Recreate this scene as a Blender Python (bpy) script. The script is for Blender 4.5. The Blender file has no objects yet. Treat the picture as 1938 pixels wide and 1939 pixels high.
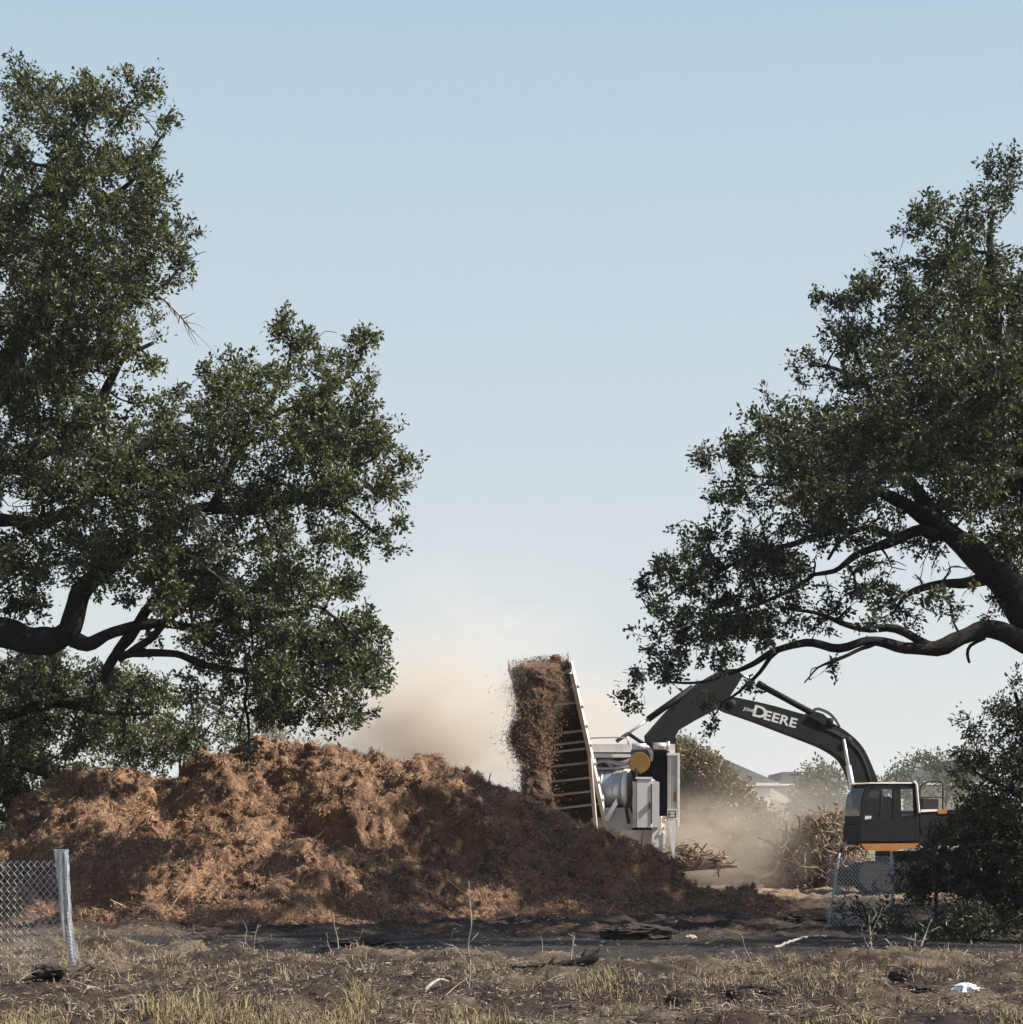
import bpy, math, random
import numpy as np
from mathutils import Vector, Matrix

# ------------------------------------------------------------------ camera, light, exposure
S = bpy.context.scene
COL = S.collection
F = 4371.0            # focal length in photo pixels
CX, HY = 969.0, 1579.0  # photo column of the axis, photo row of the horizon
EYE = 1.6
cam = bpy.data.cameras.new("camera")
cam.sensor_fit = 'HORIZONTAL'; cam.sensor_width = 36.0
cam.lens = 36.0 * F / 1938.0
cam.shift_y = (HY - 969.5) / 1938.0
cam.clip_start = 0.5; cam.clip_end = 9000
camo = bpy.data.objects.new("camera", cam); COL.objects.link(camo)
camo.location = (0, 0, EYE); camo.rotation_euler = (math.radians(90), 0, 0)
S.camera = camo

SUN_EL, SUN_AZ = math.radians(43), math.radians(-11)     # azimuth from +X towards +Y
sdir = Vector((math.cos(SUN_EL) * math.cos(SUN_AZ), math.cos(SUN_EL) * math.sin(SUN_AZ), math.sin(SUN_EL)))
w = bpy.data.worlds.new("World"); S.world = w; w.use_nodes = True
nt = w.node_tree; nt.nodes.clear()
sky = nt.nodes.new('ShaderNodeTexSky'); sky.sky_type = 'NISHITA'; sky.sun_disc = False
sky.sun_elevation = SUN_EL; sky.sun_rotation = math.radians(90) - SUN_AZ
sky.altitude = 200; sky.air_density = 1.0; sky.dust_density = 0.7; sky.ozone_density = 1.0
bg = nt.nodes.new('ShaderNodeBackground'); bg.inputs['Strength'].default_value = 0.106
wo = nt.nodes.new('ShaderNodeOutputWorld')
# thin white haze in the lower sky
stc = nt.nodes.new('ShaderNodeTexCoord'); ssx = nt.nodes.new('ShaderNodeSeparateXYZ'); nt.links.new(stc.outputs['Generated'], ssx.inputs[0])
sm1 = nt.nodes.new('ShaderNodeMapRange'); sm1.inputs[1].default_value = 0.04; sm1.inputs[2].default_value = 0.36; sm1.inputs[3].default_value = 0.0; sm1.inputs[4].default_value = 1.0
nt.links.new(ssx.outputs['Z'], sm1.inputs[0])
shc = nt.nodes.new('ShaderNodeMix'); shc.data_type = 'RGBA'; shc.clamp_result = False; nt.links.new(sm1.outputs[0], shc.inputs['Factor'])
shc.inputs['A'].default_value = (3.4, 3.53, 3.52, 1); shc.inputs['B'].default_value = (2.12, 2.84, 3.42, 1)
sm2 = nt.nodes.new('ShaderNodeMapRange'); sm2.inputs[1].default_value = 0.33; sm2.inputs[2].default_value = 0.50; sm2.inputs[3].default_value = 0.95; sm2.inputs[4].default_value = 0.0
nt.links.new(ssx.outputs['Z'], sm2.inputs[0])
smx = nt.nodes.new('ShaderNodeMix'); smx.data_type = 'RGBA'; smx.clamp_result = False
nt.links.new(sm2.outputs[0], smx.inputs['Factor']); nt.links.new(sky.outputs[0], smx.inputs['A']); nt.links.new(shc.outputs['Result'], smx.inputs['B'])
nt.links.new(smx.outputs['Result'], bg.inputs['Color']); nt.links.new(bg.outputs[0], wo.inputs['Surface'])
sl = bpy.data.lights.new("sun", 'SUN'); sl.energy = 5.0; sl.angle = math.radians(0.5); sl.color = (1.0, 0.93, 0.83)
so = bpy.data.objects.new("sun", sl); COL.objects.link(so)
so.rotation_euler = (-sdir).to_track_quat('-Z', 'Y').to_euler()
S.view_settings.view_transform = 'Standard'; S.view_settings.look = 'None'
S.view_settings.exposure = 1.0; S.view_settings.gamma = 1.0
S.cycles.volume_bounces = 2
S.cycles.max_bounces = 8
S.cycles.transparent_max_bounces = 16

rng = np.random.default_rng(7)
random.seed(7)

# ------------------------------------------------------------------ helpers
def P(px, py, Y):
    """The point at distance Y seen at photo pixel (px, py)."""
    return np.array([(px - CX) / F * Y, Y, EYE + (HY - py) / F * Y])

def smooth(a, b, x):
    t = np.clip((x - a) / (b - a), 0, 1); return t * t * (3 - 2 * t)

def _hash(ix, iy, iz, seed):
    h = (ix.astype(np.uint32) * np.uint32(73856093)) ^ (iy.astype(np.uint32) * np.uint32(19349663)) ^ \
        (iz.astype(np.uint32) * np.uint32(83492791)) ^ np.uint32((seed * 2654435761) & 0xffffffff)
    h ^= h >> np.uint32(13); h *= np.uint32(0x5bd1e995); h ^= h >> np.uint32(15); h *= np.uint32(0x27d4eb2d); h ^= h >> np.uint32(13)
    return h.astype(np.float64) / 4294967295.0

def vnoise(p, seed=0):
    i = np.floor(p); f = p - i; u = f * f * (3 - 2 * f); i = i.astype(np.int64)
    r = 0
    for dx in (0, 1):
        for dy in (0, 1):
            for dz in (0, 1):
                wgt = (u[:, 0] if dx else 1 - u[:, 0]) * (u[:, 1] if dy else 1 - u[:, 1]) * (u[:, 2] if dz else 1 - u[:, 2])
                r = r + wgt * _hash(i[:, 0] + dx, i[:, 1] + dy, i[:, 2] + dz, seed)
    return r * 2 - 1

def fbm(p, octaves=4, seed=0, gain=0.5, ridged=False):
    a, s, r = 1.0, 0.0, 0
    p = np.asarray(p, float)
    for o in range(octaves):
        n = vnoise(p, seed + o * 17)
        if ridged: n = 1 - 2 * np.abs(n)
        r = r + a * n; s += a; a *= gain; p = p * 2.03 + 11.7
    return r / s

def unit(v):
    return v / np.maximum(np.linalg.norm(v, axis=-1, keepdims=True), 1e-9)

# ---- materials
def new_mat(name):
    m = bpy.data.materials.new(name); m.use_nodes = True
    return m, m.node_tree, m.node_tree.nodes['Principled BSDF']

def pmat(name, c1, c2=None, scale=3.0, rough=0.7, bump=0.0, bscale=None, metal=0.0, spec=0.4, c3=None, island=0.0, detail=6, dust=None, coord='Object'):
    """Noise-mixed two or three colour surface with optional bump and dust on top."""
    m, t, b = new_mat(name)
    L = t.links
    b.inputs['Roughness'].default_value = rough; b.inputs['Metallic'].default_value = metal
    b.inputs['Specular IOR Level'].default_value = spec
    tc = t.nodes.new('ShaderNodeTexCoord')
    n = t.nodes.new('ShaderNodeTexNoise'); n.inputs['Scale'].default_value = scale; n.inputs['Detail'].default_value = detail
    n.inputs['Roughness'].default_value = 0.65
    L.new(tc.outputs[coord], n.inputs['Vector'])
    r = t.nodes.new('ShaderNodeValToRGB'); c2 = c2 or tuple(x * 0.8 for x in c1)
    e = r.color_ramp.elements
    e[0].position = 0.3; e[0].color = (*c2, 1); e[1].position = 0.7; e[1].color = (*c1, 1)
    if c3:
        k = e.new(0.5); k.color = (*c3, 1)
    fac = n.outputs['Fac']
    if island:
        g = t.nodes.new('ShaderNodeNewGeometry'); mx = t.nodes.new('ShaderNodeMix'); mx.inputs['Factor'].default_value = island
        L.new(n.outputs['Fac'], mx.inputs['A']); L.new(g.outputs['Random Per Island'], mx.inputs['B']); fac = mx.outputs['Result']
    L.new(fac, r.inputs['Fac'])
    col = r.outputs['Color']
    if dust:
        g = t.nodes.new('ShaderNodeNewGeometry'); sx = t.nodes.new('ShaderNodeSeparateXYZ'); L.new(g.outputs['Normal'], sx.inputs[0])
        n3 = t.nodes.new('ShaderNodeTexNoise'); n3.inputs['Scale'].default_value = 6; n3.inputs['Detail'].default_value = 8; L.new(tc.outputs[coord], n3.inputs['Vector'])
        ad = t.nodes.new('ShaderNodeMath'); ad.operation = 'MULTIPLY_ADD'; ad.inputs[1].default_value = 0.45; L.new(sx.outputs['Z'], ad.inputs[0]); L.new(n3.outputs['Fac'], ad.inputs[2])
        mr = t.nodes.new('ShaderNodeMapRange'); mr.inputs[1].default_value = 0.45; mr.inputs[2].default_value = 1.0; mr.inputs[3].default_value = 0; mr.inputs[4].default_value = dust
        L.new(ad.outputs[0], mr.inputs[0])
        md = t.nodes.new('ShaderNodeMix'); md.data_type = 'RGBA'; L.new(mr.outputs[0], md.inputs['Factor']); L.new(col, md.inputs['A']); md.inputs['B'].default_value = (0.36, 0.27, 0.19, 1)
        col = md.outputs['Result']
    L.new(col, b.inputs['Base Color'])
    if bump:
        n2 = t.nodes.new('ShaderNodeTexNoise'); n2.inputs['Scale'].default_value = bscale or scale * 4; n2.inputs['Detail'].default_value = 8; n2.inputs['Roughness'].default_value = 0.7
        L.new(tc.outputs[coord], n2.inputs['Vector'])
        bp = t.nodes.new('ShaderNodeBump'); bp.inputs['Strength'].default_value = 1.0; bp.inputs['Distance'].default_value = bump
        L.new(n2.outputs['Fac'], bp.inputs['Height']); L.new(bp.outputs['Normal'], b.inputs['Normal'])
    return m

def leaf_mat(name, dark, mid, light, rough=0.46, trans=0.27, tcol=None):
    m, t, b = new_mat(name); L = t.links
    b.inputs['Roughness'].default_value = rough; b.inputs['Specular IOR Level'].default_value = 0.5
    g = t.nodes.new('ShaderNodeNewGeometry')
    tc = t.nodes.new('ShaderNodeTexCoord'); n = t.nodes.new('ShaderNodeTexNoise'); n.inputs['Scale'].default_value = 0.55; n.inputs['Detail'].default_value = 5
    L.new(tc.outputs['Object'], n.inputs['Vector'])
    mx = t.nodes.new('ShaderNodeMix'); mx.inputs['Factor'].default_value = 0.5
    L.new(n.outputs['Fac'], mx.inputs['A']); L.new(g.outputs['Random Per Island'], mx.inputs['B'])
    r = t.nodes.new('ShaderNodeValToRGB'); e = r.color_ramp.elements
    e[0].position = 0.15; e[0].color = (*dark, 1); e[1].position = 0.85; e[1].color = (*light, 1); k = e.new(0.5); k.color = (*mid, 1)
    L.new(mx.outputs['Result'], r.inputs['Fac']); L.new(r.outputs['Color'], b.inputs['Base Color'])
    tr = t.nodes.new('ShaderNodeBsdfTranslucent')
    hs = t.nodes.new('ShaderNodeMix'); hs.data_type = 'RGBA'; hs.blend_type = 'MULTIPLY'; hs.inputs['Factor'].default_value = 1
    L.new(r.outputs['Color'], hs.inputs['A']); hs.inputs['B'].default_value = (*(tcol or (1.5, 1.7, 0.7)), 1)
    L.new(hs.outputs['Result'], tr.inputs['Color'])
    ms = t.nodes.new('ShaderNodeMixShader'); ms.inputs[0].default_value = trans
    L.new(b.outputs[0], ms.inputs[1]); L.new(tr.outputs[0], ms.inputs[2])
    L.new(ms.outputs[0], t.nodes['Material Output'].inputs['Surface'])
    return m

# ---- meshes
class MB:
    """Collects shapes; build() links them as one mesh object."""
    def __init__(s): s.V = []; s.F = []; s.M = []; s.n = 0
    def add(s, v, f, mi=0):
        v = np.asarray(v, float).reshape(-1, 3); f = np.asarray(f, np.int64)
        s.V.append(v); s.F.append(f + s.n); s.M.append(np.full(len(f), mi, np.int32)); s.n += len(v)
    def poly(s, v, faces, mi=0):
        by = {}
        for q in faces: by.setdefault(len(q), []).append(q)
        v = np.asarray(v, float); s.V.append(v)
        for k, q in by.items():
            s.F.append(np.asarray(q, np.int64) + s.n); s.M.append(np.full(len(q), mi, np.int32))
        s.n += len(v)
    def box(s, lo, hi, mi=0, R=None, c=None):
        x0, y0, z0 = lo; x1, y1, z1 = hi
        v = np.array([(x0,y0,z0),(x1,y0,z0),(x1,y1,z0),(x0,y1,z0),(x0,y0,z1),(x1,y0,z1),(x1,y1,z1),(x0,y1,z1)], float)
        if R is not None:
            c = v.mean(0) if c is None else np.asarray(c, float); v = (v - c) @ np.asarray(R).T + c
        s.add(v, [(0,3,2,1),(4,5,6,7),(0,1,5,4),(1,2,6,5),(2,3,7,6),(3,0,4,7)], mi)
    def prism(s, front, d, mi=0):
        """front: loop of 3D points; d: offset vector to the back loop."""
        a = np.asarray(front, float); b = a + np.asarray(d, float); n = len(a)
        f = [tuple(range(n)), tuple(range(2 * n - 1, n - 1, -1))] + [(i, i + n, (i + 1) % n + n, (i + 1) % n) for i in range(n)]
        s.poly(np.vstack([a, b]), f, mi)
    def tube(s, pts, rad, n=8, mi=0, caps=True):
        pts = np.asarray(pts, float); k = len(pts); rad = np.broadcast_to(np.asarray(rad, float), (k,)).copy()
        t = unit(np.gradient(pts, axis=0))
        up = np.array([0, 0, 1.0]) if abs(t[0][2]) < 0.9 else np.array([1.0, 0, 0])
        u = unit(np.cross(t[0], up)); U = [u]
        for i in range(1, k):
            u = u - t[i] * np.dot(u, t[i]); u = u / max(np.linalg.norm(u), 1e-9); U.append(u)
        U = np.array(U); W = np.cross(t, U)
        a = np.arange(n) * 2 * np.pi / n
        v = pts[:, None, :] + rad[:, None, None] * (np.cos(a)[None, :, None] * U[:, None, :] + np.sin(a)[None, :, None] * W[:, None, :])
        i = np.arange(k - 1)[:, None] * n; j = np.arange(n)[None, :]; j2 = (j + 1) % n
        f = np.stack([i + j, i + j2, i + n + j2, i + n + j], -1).reshape(-1, 4)
        s.add(v.reshape(-1, 3), f, mi)
        if caps:
            s.F.append(np.array([list(range(n - 1, -1, -1))]) + s.n - k * n); s.M.append(np.array([mi], np.int32))
            s.F.append(np.array([list(range(n))]) + s.n - n); s.M.append(np.array([mi], np.int32))
    def build(s, name, mats, parent=None, smooth_=False, label=None):
        V = np.vstack(s.V)
        if parent is not None: V = V - np.array(ORG[parent.name])
        me = bpy.data.meshes.new(name)
        nl = sum(f.size for f in s.F); npoly = sum(len(f) for f in s.F)
        me.vertices.add(len(V)); me.vertices.foreach_set('co', V.astype(np.float32).ravel())
        me.loops.add(nl); me.polygons.add(npoly)
        me.loops.foreach_set('vertex_index', np.concatenate([f.ravel() for f in s.F]).astype(np.int32))
        tot = np.concatenate([np.full(len(f), f.shape[1], np.int32) for f in s.F])
        me.polygons.foreach_set('loop_start', np.concatenate([[0], np.cumsum(tot)[:-1]]).astype(np.int32))
        me.polygons.foreach_set('material_index', np.concatenate(s.M))
        if smooth_: me.polygons.foreach_set('use_smooth', np.ones(npoly, bool))
        else: me.polygons.foreach_set('use_smooth', np.zeros(npoly, bool))
        me.update(calc_edges=True); me.validate()
        for m in (mats if isinstance(mats, (list, tuple)) else [mats]): me.materials.append(m)
        o = bpy.data.objects.new(name, me); COL.objects.link(o)
        if parent is not None:
            o.parent = parent; ORG[o.name] = ORG[parent.name]
        else: ORG[o.name] = (0, 0, 0)
        if label: o['label'] = label
        return o
ORG = {}
def thing(name, label, cat, loc, group=None):
    o = bpy.data.objects.new(name, None); COL.objects.link(o); o.location = [float(x) for x in loc]
    o.empty_display_size = 0.3
    ORG[o.name] = tuple(float(x) for x in loc)
    o['label'] = label; o['category'] = cat
    if group: o['group'] = group
    return o
def tag(o, label=None, cat=None, kind=None, group=None):
    if label: o['label'] = label
    if cat: o['category'] = cat
    if kind: o['kind'] = kind
    if group: o['group'] = group
    return o

def spline(pts, step, wob=0.0, seed=0):
    """Catmull-Rom through pts, resampled; returns points with wobble."""
    p = np.asarray(pts, float); k = len(p)
    if k == 2: p = np.vstack([p[0], (p[0] + p[1]) / 2, p[1]]); k = 3
    q = np.vstack([2 * p[0] - p[1], p, 2 * p[-1] - p[-2]])
    out = []
    for i in range(k - 1):
        a, b, c, d = q[i], q[i + 1], q[i + 2], q[i + 3]
        n = max(2, int(np.linalg.norm(c[:3] - b[:3]) / step))
        t = np.linspace(0, 1, n, endpoint=False)[:, None]
        out.append(0.5 * (2 * b + (c - a) * t + (2 * a - 5 * b + 4 * c - d) * t ** 2 + (-a + 3 * b - 3 * c + d) * t ** 3))
    out.append(p[-1:]); r = np.vstack(out)
    if wob:
        s3 = r[:, :3] / max(step * 3, 1e-3)
        for ax in range(3): r[1:, ax] += wob * vnoise(s3[1:], seed + ax * 31)
    return r

# ------------------------------------------------------------------ materials
M_bark = pmat('bark', (0.042, 0.037, 0.033), (0.014, 0.013, 0.012), 6, 0.95, 0.04, 20, spec=.15)
M_dead = pmat('dead_twig_bark', (0.32, 0.29, 0.26), (0.16, 0.14, 0.12), 6, 0.9)
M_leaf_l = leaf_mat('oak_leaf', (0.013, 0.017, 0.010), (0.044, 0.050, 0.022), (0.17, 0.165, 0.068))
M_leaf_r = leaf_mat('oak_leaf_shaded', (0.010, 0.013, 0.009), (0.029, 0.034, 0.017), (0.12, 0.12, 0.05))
M_leaf_far = leaf_mat('far_leaf', (0.030, 0.038, 0.022), (0.055, 0.064, 0.036), (0.11, 0.115, 0.06))
M_leaf_cedar = leaf_mat('cedar_leaf', (0.045, 0.05, 0.02), (0.085, 0.09, 0.034), (0.15, 0.145, 0.055))
M_leaf_brush = leaf_mat('brush_leaf', (0.05, 0.045, 0.022), (0.10, 0.083, 0.038), (0.17, 0.13, 0.065))
M_mulch = pmat('mulch', (0.35, 0.205, 0.115), (0.08, 0.048, 0.031), 2.2, 0.95, 0.06, 16, c3=(0.20, 0.113, 0.069), detail=10)
M_mulch_dk = pmat('darker_mulch', (0.21, 0.122, 0.07), (0.05, 0.031, 0.021), 2.5, 0.95, 0.06, 16, c3=(0.12, 0.07, 0.043), detail=10)  # darker copy of the mulch colours, for the falling column
M_dshred = pmat('darker_shreds', (0.30, 0.19, 0.115), (0.04, 0.026, 0.018), 4, 0.95, c3=(0.14, 0.084, 0.05), island=0.7)  # darker copy of the shred colours, for the falling column
M_shred = pmat('shredded_wood', (0.46, 0.30, 0.18), (0.07, 0.042, 0.028), 4, 0.95, c3=(0.25, 0.148, 0.086), island=0.7)
M_white = pmat('white_paint', (0.80, 0.79, 0.75), (0.62, 0.59, 0.54), 2.5, 0.45, dust=0.55)
M_cream = pmat('dusty_white_paint', (0.70, 0.66, 0.58), (0.5, 0.45, 0.38), 3, 0.5, dust=0.5)
M_grey = pmat('grey_paint', (0.60, 0.595, 0.58), (0.50, 0.485, 0.465), 3, 0.45, dust=0.5)
M_steel = pmat('galvanised_sheet', (0.50, 0.53, 0.57), (0.38, 0.40, 0.43), 3, 0.38, metal=0.6, dust=0.4)
M_dark = pmat('black_machine_paint', (0.007, 0.007, 0.009), (0.004, 0.004, 0.005), 3, 0.6, dust=0.03, spec=0.12)
M_black = pmat('rubber_black', (0.02, 0.02, 0.02), (0.012, 0.012, 0.012), 5, 0.7)
M_chrome = pmat('bright_metal', (0.62, 0.62, 0.62), (0.48, 0.48, 0.48), 4, 0.38, metal=0.6)
M_amber = pmat('amber_plastic', (0.23, 0.125, 0.022), (0.18, 0.098, 0.018), 4, 0.5)
M_orange = pmat('orange_yellow_paint', (0.27, 0.105, 0.015), (0.19, 0.075, 0.012), 4, 0.5, dust=0.3)
M_track = pmat('track_steel', (0.030, 0.026, 0.023), (0.014, 0.013, 0.012), 6, 0.85, spec=.2)
M_belt = pmat('belt_rubber', (0.030, 0.021, 0.016), (0.014, 0.011, 0.009), 5, 0.85)
M_letter = pmat('white_lettering', (0.42, 0.42, 0.42), (0.36, 0.36, 0.36), 4, 0.5)
M_galv = pmat('galvanised_wire', (0.58, 0.60, 0.61), (0.36, 0.38, 0.39), 10, 0.5, metal=0.15)
M_post = pmat('weathered_post', (0.12, 0.115, 0.11), (0.07, 0.066, 0.062), 8, 0.8)
M_roof = pmat('roof_shingle', (0.20, 0.185, 0.175), (0.14, 0.13, 0.125), 6, 0.9, 0.02, 30)
M_roofb = pmat('roof_shingle_dark', (0.13, 0.135, 0.135), (0.09, 0.092, 0.094), 6, 0.9, 0.02, 30)
M_wallw = pmat('white_siding', (0.78, 0.77, 0.74), (0.70, 0.69, 0.66), 1, 0.7)
M_wallb = pmat('beige_and_shaded_siding', (0.50, 0.45, 0.38), (0.42, 0.38, 0.32), 1, 0.75)
M_trim = pmat('white_trim', (0.80, 0.79, 0.77), (0.74, 0.73, 0.7), 1, 0.6)
M_window = pmat('dark_window', (0.05, 0.06, 0.07), (0.035, 0.04, 0.05), 1, 0.1)
M_stick = pmat('raw_wood', (0.30, 0.205, 0.135), (0.06, 0.043, 0.032), 5, 0.9, c3=(0.14, 0.095, 0.064), island=0.75)
M_grass = pmat('dry_grass', (0.34, 0.265, 0.16), (0.08, 0.06, 0.04), 3, 0.9, c3=(0.19, 0.145, 0.09), island=0.6)
M_grassg = pmat('yellow_green_grass', (0.31, 0.24, 0.125), (0.10, 0.08, 0.045), 3, 0.9, c3=(0.20, 0.155, 0.082), island=0.6)
M_litter = pmat('wood_litter', (0.27, 0.215, 0.16), (0.035, 0.028, 0.022), 8, 0.95, c3=(0.10, 0.077, 0.057), island=0.85)
M_bag = pmat('white_plastic', (0.85, 0.85, 0.85), (0.75, 0.75, 0.76), 4, 0.35)
M_seat = pmat('seat_fabric', (0.03, 0.03, 0.032), (0.02, 0.02, 0.02), 6, 0.9)

def glass_mat(nm, tint):
    m = bpy.data.materials.new(nm); m.use_nodes = True; t = m.node_tree; t.nodes.clear()
    tr = t.nodes.new('ShaderNodeBsdfTransparent'); tr.inputs[0].default_value = (*tint, 1)
    gl = t.nodes.new('ShaderNodeBsdfGlossy'); gl.inputs['Roughness'].default_value = 0.08; gl.inputs['Color'].default_value = (0.8, 0.8, 0.8, 1)
    fr = t.nodes.new('ShaderNodeFresnel'); fr.inputs[0].default_value = 1.5
    mx = t.nodes.new('ShaderNodeMixShader'); o = t.nodes.new('ShaderNodeOutputMaterial')
    t.links.new(fr.outputs[0], mx.inputs[0]); t.links.new(tr.outputs[0], mx.inputs[1]); t.links.new(gl.outputs[0], mx.inputs[2]); t.links.new(mx.outputs[0], o.inputs[0])
    return m
M_glass = glass_mat('cab_glass', (0.82, 0.88, 0.86)); M_tint = glass_mat('tinted_glass', (0.10, 0.11, 0.115))

# ------------------------------------------------------------------ ground
def near_edge(X):
    return 28.5 + 4.6 * smooth(0.5, 7.0, -X) + 0.35 * np.sin(X * 0.9)
FAR_EDGE = 37.6
def gz(X, Y):
    X = np.atleast_1d(np.asarray(X, float)); Y = np.atleast_1d(np.asarray(Y, float))
    X, Y = np.broadcast_arrays(X, Y)
    p = np.stack([X, Y, np.zeros_like(X)], -1).reshape(-1, 3)
    sh = X.shape; x = p[:, 0]; y = p[:, 1]
    ne = near_edge(x)
    road = smooth(-0.35, 0.3, y - ne) * (1 - smooth(-0.6, 0.6, y - FAR_EDGE))
    rough = (1 - road) * (1 - smooth(60, 90, y)) * smooth(5, 15, y)
    h = 0.10 * fbm(p * 0.45, 3, 3) + rough * (0.15 * fbm(p * [1.6, 1.1, 1], 3, 5) + 0.10 * fbm(p * 5.0, 3, 9) + 0.03 * np.maximum(0, fbm(p * 14, 2, 13)))
    h = h * (1 - 0.62 * road) - 0.07 * road + road * 0.05 * (np.exp(-((y - ne - 2.2 - .25 * np.sin(x * .5)) / .22) ** 2) + np.exp(-((y - ne - 4.0 - .25 * np.sin(x * .5)) / .22) ** 2) - 1.6 * np.exp(-((y - ne - 3.1) / .4) ** 2) * .5)
    h += 0.10 * np.exp(-((y - ne + 0.7) / 0.7) ** 2)
    return h.reshape(sh)

def ground_mat():
    m, t, b = new_mat('ground_soil'); L = t.links
    b.inputs['Roughness'].default_value = 0.97; b.inputs['Specular IOR Level'].default_value = 0.15
    at = t.nodes.new('ShaderNodeAttribute'); at.attribute_name = 'soil'
    tc = t.nodes.new('ShaderNodeTexCoord')
    n = t.nodes.new('ShaderNodeTexNoise'); n.inputs['Scale'].default_value = 7; n.inputs['Detail'].default_value = 10; n.inputs['Roughness'].default_value = 0.75
    L.new(tc.outputs['Object'], n.inputs['Vector'])
    r = t.nodes.new('ShaderNodeValToRGB'); e = r.color_ramp.elements
    e[0].position = 0.32; e[0].color = (0.35, 0.35, 0.36, 1); e[1].position = 0.68; e[1].color = (1.5, 1.45, 1.4, 1)
    L.new(n.outputs['Fac'], r.inputs['Fac'])
    mx = t.nodes.new('ShaderNodeMix'); mx.data_type = 'RGBA'; mx.blend_type = 'MULTIPLY'; mx.inputs['Factor'].default_value = 1
    L.new(at.outputs['Color'], mx.inputs['A']); L.new(r.outputs['Color'], mx.inputs['B']); L.new(mx.outputs['Result'], b.inputs['Base Color'])
    n2 = t.nodes.new('ShaderNodeTexNoise'); n2.inputs['Scale'].default_value = 28; n2.inputs['Detail'].default_value = 8; n2.inputs['Roughness'].default_value = 0.75
    L.new(tc.outputs['Object'], n2.inputs['Vector'])
    bp = t.nodes.new('ShaderNodeBump'); bp.inputs['Distance'].default_value = 0.04; L.new(n2.outputs['Fac'], bp.inputs['Height']); L.new(bp.outputs['Normal'], b.inputs['Normal'])
    return m

def build_ground():
    gx = np.concatenate([-np.geomspace(2400, 12.5, 34), np.arange(-12, 12.01, 0.06), np.geomspace(12.5, 2400, 34)])
    gy = np.concatenate([-np.geomspace(200, 4, 8), np.arange(0, 17, 1.0), np.arange(17, 40, 0.055), np.arange(40, 70, 0.3), np.geomspace(70, 2600, 50)])
    X, Y = np.meshgrid(gx, gy); Z = gz(X, Y)
    nx, ny = len(gx), len(gy)
    i = np.arange(ny - 1)[:, None] * nx + np.arange(nx - 1)[None, :]
    f = np.stack([i, i + 1, i + nx + 1, i + nx], -1).reshape(-1, 4)
    mb = MB(); mb.add(np.stack([X, Y, Z], -1).reshape(-1, 3), f)
    o = mb.build('ground', ground_mat(), smooth_=True)
    x = X.ravel(); y = Y.ravel(); p = np.stack([x, y, np.zeros_like(x)], -1)
    soil = np.array([0.046, 0.036, 0.029]); straw = np.array([0.165, 0.128, 0.088]); tan = np.array([0.24, 0.17, 0.115])
    rd = np.array([0.042, 0.039, 0.037]); red = np.array([0.085, 0.054, 0.038])
    ne = near_edge(x)
    a = 0.75 * smooth(-0.02, 0.40, fbm(p * [0.8, 1.6, 1], 4, 21) + 0.25 * fbm(p * 6, 3, 25) + 0.35 * smooth(0.5, -5, x) * smooth(26.5, 29, y) + 0.12 * smooth(22, 19.5, y))
    c = soil + (straw - soil) * a[:, None]
    k = smooth(-0.25, 0.25, fbm(p * 1.1, 3, 41) - 0.25)[:, None] * 0.7; c = c + (red - c) * k * 0.6
    road = (smooth(-0.3, 0.4, y - ne + 0.35 * fbm(p * 1.5, 3, 31)) * (1 - smooth(-0.8, 0.8, y - FAR_EDGE + 0.8 * fbm(p * 0.8, 3, 33))))[:, None]
    edge = np.exp(-((y - ne + 0.35) / 0.35) ** 2)[:, None]
    c = c + (straw * 1.15 - c) * edge * 0.7
    c = c + (rd - c) * road
    far = smooth(FAR_EDGE - 0.3, FAR_EDGE + 2, y)[:, None]
    dk = soil * 0.95 + (red - soil) * smooth(-0.2, 0.4, fbm(p * 0.9, 3, 51))[:, None]
    c = c + (dk - c) * far
    c = c + (tan - c) * smooth(53, 62, y)[:, None]
    fld = np.array([0.16, 0.15, 0.08]); c = c + (fld - c) * smooth(85, 130, y)[:, None]
    ca = o.data.color_attributes.new('soil', 'FLOAT_COLOR', 'POINT')
    ca.data.foreach_set('color', np.hstack([c, np.ones((len(c), 1))]).astype(np.float32).ravel())
    tag(o, 'rough churned dark soil with patches of straw and a worn track across it', kind='structure')
build_ground()

# ------------------------------------------------------------------ scattered slivers, blades, leaves
def slivers(mb, c, axis, nrm, L, W, mi=0):
    """flat lens-shaped quads"""
    s = unit(np.cross(nrm, axis)); L = L[:, None]; W = W[:, None]
    v = np.stack([c - axis * L / 2, c + s * W / 2 + nrm * W * 0.22, c + axis * L / 2, c - s * W / 2 + nrm * W * 0.22], 1).reshape(-1, 3)
    f = np.arange(len(c) * 4).reshape(-1, 4)
    mb.add(v, f, mi)
def rand_unit(n):
    return unit(rng.normal(size=(n, 3)))

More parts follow.
